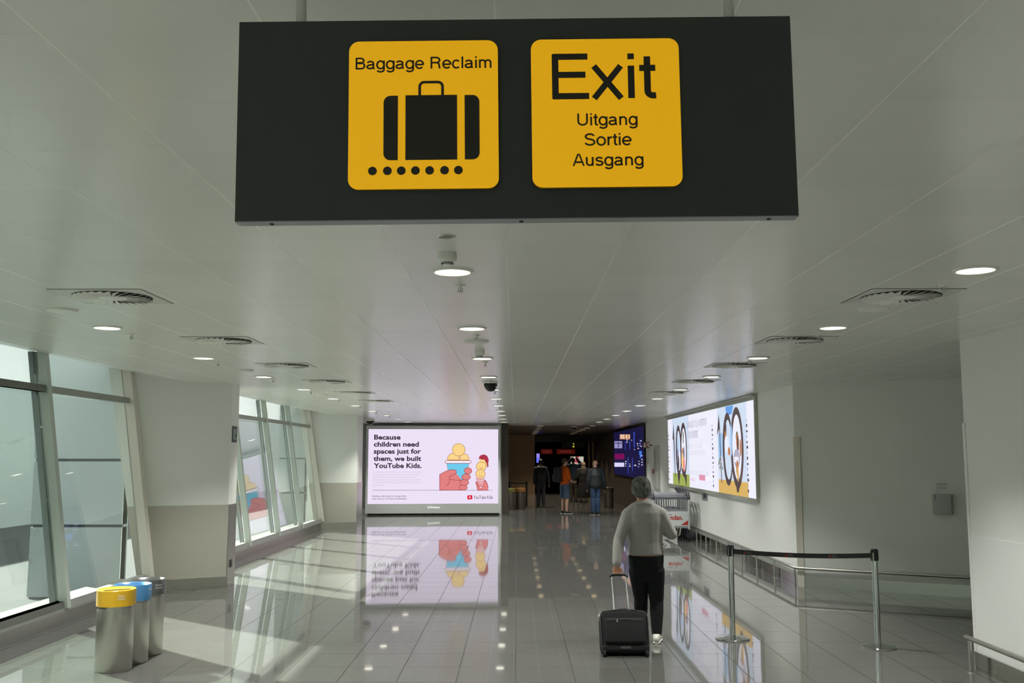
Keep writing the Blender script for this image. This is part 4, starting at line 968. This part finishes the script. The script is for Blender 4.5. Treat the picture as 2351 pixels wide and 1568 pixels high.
def person(label, loc, rz, J, cl, voxel=0.01, skin=SKIN, s=1.0, group=None):
    """J: joints in metres with the person facing +Y; cl: clothing"""
    t = thing('person', label, 'person', loc, rz, group); t.scale = (s, s, s)
    g = {k: Vector(v) for k, v in J.items() if k not in ('torso', 'face', 'hands')}
    torso = J['torso']; fw = Vector(J.get('face', (0, 1, 0))).normalized(); rt = fw.cross(V(0, 0, 1)).normalized(); up = rt.cross(fw)
    hd = g['head']
    def torso_vol(bm, e, a=0, b=99):
        T = torso[a:b]; tube(bm, [V(q[0], q[1], q[2]) for q in T], [(q[3] + e, q[4] + e) for q in T], 20, ref=V(1, 0, 0))
    def arms(bm, e, full=True, cuff=1.0):
        for sd in 'LR':
            sh, el, wr = g['sh' + sd], g['el' + sd], g['wr' + sd]
            nk = g['neck'] - V(0, 0, 0.055); tube(bm, [nk, nk.lerp(sh, 0.5) + V(0, 0, 0.012), sh], [(0.055 + e, 0.05 + e), (0.056 + e, 0.05 + e), (0.052 + e, 0.05 + e)], 14, ball=True)
            ball(bm, sh - V(0, 0, 0.008), 0.056 + e); seg(bm, sh, el, 0.055 + e, 0.042 + e)
            if full: seg(bm, el, el.lerp(wr, cuff), 0.042 + e, 0.030 + e, 0.041 + e)
    def legs(bm, e, bottom='an', flare=0.0):
        for sd in 'LR':
            hp, kn, an = g['hip' + sd], g['kn' + sd], g['an' + sd]
            seg(bm, hp, kn, 0.088 + e, 0.058 + e, 0.078 + e)
            if bottom == 'an': seg(bm, kn, kn.lerp(an, 0.97), 0.056 + e + flare, 0.036 + e + flare, 0.054 + e + flare)
    # ---- the body, one continuous surface
    bm = NB(); torso_vol(bm, 0.0); arms(bm, 0.0); legs(bm, 0.0)
    tube(bm, [g['neck'] - V(0, 0, 0.05), g['neck'] + V(0, 0, 0.02), hd - up * 0.06], [0.066, 0.056, 0.058], 14)
    for c, r in ((hd + up * 0.03 - fw * 0.01, (0.074, 0.093, 0.092)), (hd - up * 0.045 + fw * 0.022, (0.058, 0.068, 0.068)), (hd - up * 0.095 + fw * 0.05, (0.036, 0.034, 0.026))):
        b2 = NB(); ball(b2, (0, 0, 0), r); M = Matrix((rt, fw, up)).transposed().to_4x4(); M.translation = c; merge(bm, b2, M)
    tube(bm, [hd + fw * 0.082 + up * 0.015, hd + fw * 0.102 - up * 0.02, hd + fw * 0.098 - up * 0.032], [0.009, 0.015, 0.013], 8, ball=True)
    for sg in (-1, 1):
        b2 = NB(); ball(b2, (0, 0, 0), (0.011, 0.021, 0.034)); M = Matrix((rt, fw, up)).transposed().to_4x4(); M.translation = hd + rt * sg * 0.077 - fw * 0.008 - up * 0.008; merge(bm, b2, M)
    for sd, dr, side, curl in J['hands']: hand(bm, g['wr' + sd], Vector(dr), Vector(side), curl)
    for sd in 'LR':
        an = g['an' + sd]; td = g['toe' + sd] - an
        tube(bm, [an + V(0, 0, 0.03), an, V(an.x, an.y, 0.05) + V(td.x, td.y, 0) * 0.3], [0.034, 0.036, 0.03], 12, ball=True)
    mobj('body', solid(bm, voxel), skin, t)
    # ---- face
    for sg in (-1, 1):
        bm = NB(); ball(bm, hd + rt * sg * 0.031 + fw * 0.074 + up * 0.012, 0.012, 12, 8); ey = obj('eye', bm, EYE, t, True)
        bm = NB(); ball(bm, hd + rt * sg * 0.031 + fw * 0.083 + up * 0.012, 0.0055, 10, 6); obj('iris', bm, BLACK, ey, True)
    bm = NB(); tube(bm, [hd + fw * 0.078 - up * 0.062 - rt * 0.022, hd + fw * 0.088 - up * 0.06, hd + fw * 0.078 - up * 0.062 + rt * 0.022], 0.006, 8, ball=True); obj('mouth', bm, LIP, t, True)
    # ---- hair
    h = cl.get('hair')
    if h:
        bm = NB(); M0 = Matrix((rt, fw, up)).transposed().to_4x4()
        for c, r in h['vol']:
            b2 = NB(); ball(b2, (0, 0, 0), r); M = M0.copy(); M.translation = hd + rt * c[0] + fw * c[1] + up * c[2]; merge(bm, b2, M)
        mobj('hair', solid(bm, min(voxel, 0.008), 2), h['mat'], t)
    # ---- clothes
    if 'top' in cl:
        c = cl['top']; bm = NB(); e = c.get('e', 0.014)
        torso_vol(bm, e, c.get('a', 1), c.get('b', 99)); arms(bm, e, c.get('sleeves', True), c.get('cuff', 0.98))
        if c.get('hood'): tube(bm, [g['neck'] - V(0.06, -0.02, 0.02), g['neck'] - V(0, 0.07, 0.0), g['neck'] - V(-0.06, -0.02, 0.02)], 0.04, 10, ball=True)
        for ex in c.get('extra', ()): tube(bm, [V(*p) for p in ex[0]], ex[1], 10, ball=True)
        me = solid(bm, c.get('vox', voxel), c.get('smooth', 3)); mobj(c['name'], me, c['mat'], t)
    if 'bottom' in cl:
        c = cl['bottom']; bm = NB(); e = c.get('e', 0.012)
        tube(bm, [V(*q[:3]) for q in torso[:c.get('n', 3)]], [(q[3] + e * 0.8, q[4] + e * 0.8) for q in torso[:c.get('n', 3)]], 20, ref=V(1, 0, 0))
        if c.get('short'):
            for sd in 'LR':
                hp, kn = g['hip' + sd], g['kn' + sd]; tube(bm, [hp + V(0, 0, 0.04), hp.lerp(kn, 0.5), hp.lerp(kn, 0.98)], [0.1 + e, 0.095 + e, 0.092 + e], 16)
        else: legs(bm, e, flare=c.get('flare', 0.0))
        mobj(c['name'], solid(bm, voxel), c['mat'], t)
    if 'skirt' in cl:
        c = cl['skirt']; bm = NB(); tube(bm, [V(*p[:3]) for p in c['rings']], [(p[3], p[4]) for p in c['rings']], 24, ref=V(1, 0, 0)); mobj(c['name'], solid(bm, voxel), c['mat'], t)
    for sd in 'LR':
        an, to = g['an' + sd], g['toe' + sd]; d = (to - an); d.z = 0; d.normalize(); c = cl['shoe']; pitch = J.get('pitch' + sd, 0.0)
        bm = NB(); r = d.cross(V(0, 0, 1))
        def pt(f, z): return V(an.x, an.y, 0) + d * f + V(0, 0, z)
        tube(bm, [pt(-0.075, 0.045), pt(-0.05, 0.05), pt(0.03, 0.05), pt(0.11, 0.038), pt(0.175, 0.03), pt(0.195, 0.026)], [(0.026, 0.03), (0.036, 0.044), (0.038, 0.046), (0.046, 0.034), (0.040, 0.024), (0.022, 0.014)], 14, ref=r, ball=True)
        tube(bm, [pt(-0.02, 0.06), pt(-0.015, 0.09)], [0.043, 0.040], 12)
        for v in bm.verts: v.co.z = max(v.co.z, 0.004)
        me = solid(bm, 0.007, 3); so = mobj('shoe', me, c['mat'], t)
        bm = NB(); tube(bm, [pt(-0.085, 0.010), pt(-0.06, 0.010), pt(0.05, 0.010), pt(0.12, 0.010), pt(0.185, 0.010), pt(0.208, 0.010)], [(0.024, 0.010), (0.038, 0.010), (0.038, 0.010), (0.049, 0.010), (0.042, 0.010), (0.02, 0.010)], 14, ref=r); 
        obj('sole', bm, c['sole'], so, True)
        if pitch:
            M = Matrix.Translation(V(to.x, to.y, 0)) @ Matrix.Rotation(pitch, 4, r) @ Matrix.Translation(-V(to.x, to.y, 0))
            so.data.transform(M); so.children[0].data.transform(M)
    return t
KNIT = mat('grey_fine_knit', (160, 158, 153), 0.9, spec=0.15, noise=0.06, nscale=160, bump=0.6, bscale=11)
TROU = mat('black_trouser_cloth', (27, 30, 30), 0.85, spec=0.2, bump=0.2, bscale=18)
WSHOE = mat('white_leather_shoe', (214, 212, 202), 0.5); WSOLE = mat('off_white_rubber', (224, 222, 212), 0.6); BSOLE = mat('black_rubber', (24, 24, 24), 0.7)
def hair_mat(name, dark, light, sc=26):
    m = bpy.data.materials.new(name); m.use_nodes = True; N = NT(m); p = m.node_tree.nodes['Principled BSDF']
    tc = N.new('ShaderNodeTexCoord'); mp = N.new('ShaderNodeMapping'); mp.inputs['Scale'].default_value = (sc, sc, sc * 0.18); N.link(tc.outputs['Object'], mp.inputs[0])
    n = N.new('ShaderNodeTexNoise'); n.inputs['Scale'].default_value = 3.0; n.inputs['Detail'].default_value = 5; N.link(mp.outputs[0], n.inputs[0])
    r = N.new('ShaderNodeValToRGB'); r.color_ramp.elements[0].position = 0.38; r.color_ramp.elements[1].position = 0.68; r.color_ramp.elements[0].color = rgb(*dark); r.color_ramp.elements[1].color = rgb(*light)
    N.link(n.outputs['Fac'], r.inputs[0]); N.link(r.outputs[0], p.inputs['Base Color']); p.inputs['Roughness'].default_value = 0.6
    b = N.new('ShaderNodeBump'); b.inputs['Strength'].default_value = 0.6; b.inputs['Distance'].default_value = 0.004; N.link(n.outputs['Fac'], b.inputs['Height']); N.link(b.outputs[0], p.inputs['Normal'])
    return m
GREYHAIR = hair_mat('salt_and_pepper_hair', (44, 44, 42), (128, 130, 126)); DARKHAIR = hair_mat('dark_brown_hair', (26, 20, 16), (52, 40, 32)); BROWNHAIR = hair_mat('brown_hair', (50, 34, 24), (84, 60, 42))
SHORT = [((0, -0.012, 0.04), (0.083, 0.100, 0.094)), ((0, -0.05, 0.0), (0.078, 0.064, 0.082)), ((0, -0.052, -0.04), (0.064, 0.05, 0.05))]
# ---- the man walking away with the cabin case (his own axes: +X right, +Y ahead; origin on the floor under him)
MX, MY = 1.36, 10.42
J = dict(
    torso=[(0.0, 0.0, 0.60, 0.085, 0.07), (0.0, 0.0, 0.66, 0.135, 0.10), (0.0, 0.0, 0.76, 0.168, 0.118), (0.0, 0.0, 0.87, 0.172, 0.118), (0.0, 0.01, 1.0, 0.160, 0.112), (-0.005, 0.015, 1.13, 0.172, 0.118), (-0.01, 0.01, 1.23, 0.190, 0.115), (-0.015, 0.0, 1.31, 0.182, 0.098), (-0.02, 0.0, 1.365, 0.138, 0.078), (-0.022, 0.0, 1.40, 0.088, 0.066), (-0.025, 0.005, 1.43, 0.062, 0.058)],
    neck=(-0.03, 0.012, 1.44), head=(-0.038, 0.045, 1.545), face=(-0.06, 1, -0.10),
    shL=(-0.182, 0.0, 1.29), elL=(-0.288, -0.075, 1.035), wrL=(-0.332, -0.225, 0.80),
    shR=(0.160, 0.0, 1.295), elR=(0.272, 0.01, 1.085), wrR=(0.175, 0.215, 1.16),
    hipL=(-0.082, 0.0, 0.72), knL=(-0.045, 0.12, 0.42), anL=(-0.03, 0.28, 0.075), toeL=(-0.05, 0.48, 0.02),
    hipR=(0.088, 0.0, 0.72), knR=(0.105, 0.03, 0.40), anR=(0.085, -0.09, 0.085), toeR=(0.125, 0.09, 0.02),
    hands=[('L', (-0.03, -0.12, -1), (1, 0.05, 0), 1.15), ('R', (-0.35, 0.6, 0.35), (-0.2, -0.3, 0.9), 0.8)])
HAIRM = [((0, -0.010, 0.044), (0.104, 0.112, 0.100)), ((0, -0.045, 0.0), (0.104, 0.080, 0.090)), ((0, -0.058, -0.04), (0.082, 0.058, 0.060)), ((0.078, -0.02, 0.0), (0.030, 0.055, 0.055)), ((-0.078, -0.02, 0.0), (0.030, 0.055, 0.055))]
person('man in grey sweater and black trousers walking away, pulling a black cabin case', (MX, MY, 0), 0, J,
       dict(hair=dict(vol=HAIRM, mat=GREYHAIR), top=dict(name='sweater', mat=KNIT, a=3, e=0.017, cuff=0.95, vox=0.009, extra=[([(-0.09, -0.075, 1.395), (-0.025, -0.075, 1.412), (0.05, -0.075, 1.395)], 0.013)]),
            bottom=dict(name='trousers', mat=TROU, n=4, e=0.016), shoe=dict(mat=WSHOE, sole=WSOLE)), voxel=0.0065, skin=SKIN)
ph = (MX + 0.125, MY + 0.30, 1.165)
t = thing('phone', 'dark phone held up in the walking man\'s right hand', 'phone', ph, 0); t.rotation_euler = (math.radians(-40), math.radians(10), 0)
bm = NB(); rbox(bm, -0.037, -0.005, -0.01, 0.037, 0.005, 0.14, 0.004, 2); obj('case', bm, BLACK, t, True)
bm = NB(); bx(bm, -0.033, -0.0056, -0.004, 0.033, -0.005, 0.134); obj('glass', bm, mat('phone_glass', (12, 13, 15), 0.08), t)
# ---- the cabin case, tipped towards the man
CASE = mat('black_ballistic_nylon', (26, 28, 28), 0.75, spec=0.3, bump=0.25, bscale=220); PIPE = mat('dark_grey_piping', (52, 55, 54), 0.6)
tilt = math.radians(24)
t = thing('cabin_case', 'black wheeled cabin case tipped on its wheels, pulled by the man', 'suitcase', (1.048, 9.60, 0))
M = Matrix.Translation((0, 0, 0.05)) @ Matrix.Rotation(-tilt, 4, 'X')      # lean ahead, away from the camera
def case_part(name, bm, m, parent=t, smooth=True):
    bmesh.ops.transform(bm, matrix=M, verts=bm.verts[:]); return obj(name, bm, m, parent, smooth)
bm = NB(); rbox(bm, -0.225, 0.0, 0.0, 0.225, 0.2, 0.395, 0.035, 4)
for v in bm.verts:      # top a little arched, sides a little full
    v.co.z += 0.018 * (1 - (v.co.x / 0.225) ** 2) * (v.co.z / 0.395); v.co.x *= 1 + 0.03 * math.sin(PI * min(1, v.co.z / 0.395))
shell = case_part('shell', bm, CASE)
bm = NB(); rbox(bm, -0.195, -0.04, 0.075, 0.195, 0.01, 0.315, 0.022, 4); pk = case_part('front_pocket', bm, CASE)
bm = NB(); tube(bm, [(-0.17, -0.040, 0.285), (0, -0.042, 0.297), (0.17, -0.040, 0.285)], 0.0045, 8); case_part('pocket_zip', bm, PIPE, pk)
bm = NB(); bx(bm, -0.078, -0.049, 0.268, -0.068, -0.043, 0.295); case_part('zip_pull', bm, STEEL, pk)
bm = NB()
for y in (0.0, 0.2):
    P = [(-0.205, y, 0.03), (-0.226, y, 0.06), (-0.228, y, 0.33), (-0.2, y, 0.385), (0, y, 0.412), (0.2, y, 0.385), (0.228, y, 0.33), (0.226, y, 0.06), (0.205, y, 0.03)]
    tube(bm, [(p[0], p[1] + (0.012 if y < 0.1 else -0.012), p[2]) for p in P], 0.006, 8)
case_part('piping', bm, PIPE)
bm = NB(); rbox(bm, -0.05, -0.006, 0.024, 0.05, 0.004, 0.05, 0.004, 2); case_part('badge', bm, PIPE)
bm = NB(); rbox(bm, -0.06, 0.08, 0.408, 0.06, 0.11, 0.425, 0.007, 2); case_part('carry_handle', bm, PIPE)
for s in (-1, 1):
    bm = NB(); cyl(bm, (s * 0.205 - 0.014, 0.02, 0.034), (s * 0.205 + 0.014, 0.02, 0.034), 0.034, 20); wl = obj('wheel', bm, BSOLE, t, True)
    bm = NB(); rbox(bm, s * 0.205 - 0.022, 0.0, 0.04, s * 0.205 + 0.022, 0.065, 0.1, 0.008, 2); obj('wheel_housing', bm, BLACK, wl, True)
    bm = NB(); tube(bm, [(s * 0.074 + 0.0, 0.175, 0.39), (s * 0.071 - 0.006, 0.178, 0.60)], 0.0085, 12); tube(bm, [(s * 0.071 - 0.006, 0.178, 0.59), (s * 0.070 - 0.012, 0.18, 0.792)], 0.0068, 12); case_part('pull_rod', bm, mat('satin_aluminium', (208, 210, 206), 0.3, 0.9))
bm = NB(); tube(bm, [(-0.095, 0.18, 0.788), (-0.065, 0.18, 0.800), (0.045, 0.18, 0.800), (0.073, 0.18, 0.788)], [(0.014, 0.012)] * 4, 12, ball=True); case_part('grip', bm, BLACK)

# ---- people in the dim far corridor
def stand(height=1.75, spread=0.09, lean=0.0, armL=None, armR=None, face=(0, 1, 0), stride=0.0, wide=1.0):
    k = height / 1.75; z = lambda v: v * k
    d = dict(torso=[(0, 0, z(.84), .12 * wide, .10), (0, 0, z(.93), .165 * wide, .12 * wide), (0, 0, z(1.03), .165 * wide, .12 * wide), (0, lean * .3, z(1.14), .155 * wide, .115 * wide), (0, lean * .6, z(1.28), .175 * wide, .12 * wide), (0, lean * .9, z(1.39), .165 * wide, .10), (0, lean, z(1.46), .10, .075), (0, lean, z(1.5), .062, .06)],
             neck=(0, lean, z(1.51)), head=(0, lean + 0.02, z(1.645)), face=face,
             shL=(-.185 * wide, lean * .9, z(1.41)), elL=(-.235 * wide, lean - 0.02, z(1.12)), wrL=(-.24 * wide, lean + 0.06, z(.87)),
             shR=(.185 * wide, lean * .9, z(1.41)), elR=(.235 * wide, lean - 0.02, z(1.12)), wrR=(.24 * wide, lean + 0.06, z(.87)),
             hipL=(-.088, 0, z(.9)), knL=(-spread - 0.005, 0.02 + stride * .45, z(.49)), anL=(-spread - 0.01, stride, 0.08), toeL=(-spread - 0.04, stride + .18, 0.02),
             hipR=(.088, 0, z(.9)), knR=(spread + 0.005, 0.02 - stride * .2, z(.49)), anR=(spread + 0.01, -stride, 0.08), toeR=(spread + 0.04, -stride + .18, 0.02),
             hands=[('L', (0, .15, -1), (0.2, 1, 0), 0.3), ('R', (0, .15, -1), (-0.2, 1, 0), 0.3)])
    if armL: d['elL'], d['wrL'], hv = armL; d['hands'][0] = ('L',) + hv
    if armR: d['elR'], d['wrR'], hv = armR; d['hands'][1] = ('R',) + hv
    return d
def backpack(label, loc, rz, m, w=0.28, h=0.46, dp=0.17):
    t = thing('backpack', label, 'backpack', loc, rz)
    bm = NB(); rbox(bm, -w / 2, -dp, 0, w / 2, 0, h, 0.06, 4); obj('bag', bm, m, t, True)
    bm = NB(); rbox(bm, -w / 2 + 0.03, -dp - 0.045, 0.03, w / 2 - 0.03, -dp + 0.02, h * 0.5, 0.025, 3); obj('front_pocket', bm, m, t, True)
    bm = NB(); tube(bm, [(-0.04, -0.03, h - 0.005), (0, -0.03, h + 0.035), (0.04, -0.03, h - 0.005)], 0.008, 8); obj('grab_loop', bm, BLACK, t, True)
    for s in (-1, 1):
        bm = NB(); tube(bm, [(s * 0.07, 0.0, h - 0.02), (s * 0.1, 0.10, h + 0.035), (s * 0.12, 0.265, h - 0.06), (s * 0.14, 0.275, h - 0.24), (s * 0.15, 0.17, 0.06), (s * 0.12, 0.0, 0.03)], [(0.022, 0.006)] * 6, 8); obj('shoulder_strap', bm, BLACK, t, True)
ORANGE = mat('orange_tshirt_cotton', (206, 92, 26), 0.85, spec=0.2); DENSH = mat('blue_grey_shorts', (74, 92, 112), 0.85, spec=0.2); JEANS = mat('blue_denim', (56, 76, 104), 0.85, spec=0.2, noise=0.15, nscale=9)
BLKJ = mat('black_jacket', (28, 34, 36), 0.6); BLKC = mat('black_cloth', (16, 15, 16), 0.85); GREYT = mat('dark_grey_cloth', (48, 48, 52), 0.85); NAVYC = mat('navy_cloth', (34, 48, 66), 0.85); PACK = mat('dark_pack_nylon', (34, 36, 40), 0.7); PACK2 = mat('black_pack_nylon', (20, 20, 22), 0.7)
BSHOE = mat('black_shoe', (30, 29, 28), 0.5)
person('person in orange t-shirt and blue shorts with a dark backpack, standing in the far corridor', (1.62, 32.9, 0), math.radians(-62),
       stand(1.80, 0.12, 0.0, armL=((-0.2, 0.06, 1.16), (-0.12, 0.24, 1.02), ((0.3, 0.9, 0.1), (0.2, 0, 1), 0.6)), armR=((0.22, 0.06, 1.16), (0.14, 0.25, 1.02), ((-0.3, 0.9, 0.1), (-0.2, 0, 1), 0.6)), face=(0.25, 1, 0)),
       dict(hair=dict(vol=SHORT, mat=BROWNHAIR), top=dict(name='t_shirt', mat=ORANGE, a=1, e=0.022, sleeves=False), bottom=dict(name='shorts', mat=DENSH, short=True, n=4), shoe=dict(mat=BSHOE, sole=WSOLE)), voxel=0.011, skin=SKIN2)
a = math.radians(-62)
backpack('dark grey backpack on the back of the person in orange', (1.62 + 0.165 * math.sin(a), 32.9 - 0.165 * math.cos(a), 1.03), a, PACK, 0.3, 0.5, 0.2)
person('bald man in black jacket and blue jeans standing in the far corridor', (2.60, 32.3, 0), math.radians(18),
       stand(1.74, 0.075, 0.0, armR=((0.29, -0.03, 1.1), (0.33, 0.05, 0.84), ((0.05, .15, -1), (-0.2, 1, 0), 0.4)), face=(-0.5, 1, 0), wide=1.12),
       dict(top=dict(name='jacket', mat=BLKJ, a=0, e=0.034, hood=True), bottom=dict(name='jeans', mat=JEANS, flare=0.02), shoe=dict(mat=BSHOE, sole=WSOLE)), voxel=0.011, skin=SKIN2)
person('person in dark clothes with black backpack, seen from behind before the brown wall', (0.95, 37.3, 0), math.radians(4),
       stand(1.76, 0.085, 0.0, armR=((0.27, -0.03, 1.1), (0.3, 0.06, 0.85), ((0.1, .15, -1), (-0.2, 1, 0), 0.3)), stride=0.06),
       dict(hair=dict(vol=SHORT, mat=DARKHAIR), top=dict(name='jumper', mat=GREYT, a=1, e=0.02), bottom=dict(name='trousers', mat=mat('charcoal_cloth', (50, 50, 58), 0.85), flare=0.015), shoe=dict(mat=BSHOE, sole=BSOLE)), voxel=0.011)
backpack('black backpack on the dark clothed person before the brown wall', (0.95, 37.145, 1.0), math.radians(4), PACK2, 0.32, 0.5, 0.19)
zk = 1.60
person('person in long black coat with pale head covering walking off into the dark opening', (2.78, 40.6, 0), math.radians(10),
       stand(1.62, 0.08, 0.0, stride=0.12, wide=1.15),
       dict(hair=dict(vol=[((0, -0.015, 0.02), (0.1, 0.112, 0.118)), ((0, -0.04, -0.09), (0.1, 0.08, 0.09)), ((0, -0.01, -0.15), (0.15, 0.11, 0.06))], mat=mat('beige_head_scarf', (116, 98, 74), 0.85)), top=dict(name='coat', mat=BLKC, a=1, e=0.04),
            skirt=dict(name='coat_skirt', mat=BLKC, rings=[(0, 0, 0.98, .2, .16), (0, 0, 0.7, .235, .2), (0, 0, 0.42, .26, .23), (0, 0, 0.2, .27, .24)]), shoe=dict(mat=mat('grey_shoe', (96, 92, 86), 0.6), sole=BSOLE)), voxel=0.012)
person('person in navy top with arms raised at the far opening, taking a picture', (2.42, 41.6, 0), math.radians(-14),
       stand(1.80, 0.09, 0.0, armL=((-0.30, 0.16, 1.55), (-0.12, 0.28, 1.76), ((0.3, 0.2, 0.9), (0.9, 0, -0.2), 0.6)), armR=((0.30, 0.16, 1.55), (0.12, 0.28, 1.76), ((-0.3, 0.2, 0.9), (-0.9, 0, -0.2), 0.6))),
       dict(hair=dict(vol=SHORT, mat=DARKHAIR), top=dict(name='top', mat=NAVYC, a=1, e=0.03), bottom=dict(name='trousers', mat=mat('olive_cloth', (60, 54, 40), 0.85), flare=0.015), shoe=dict(mat=BSHOE, sole=BSOLE)), voxel=0.012)
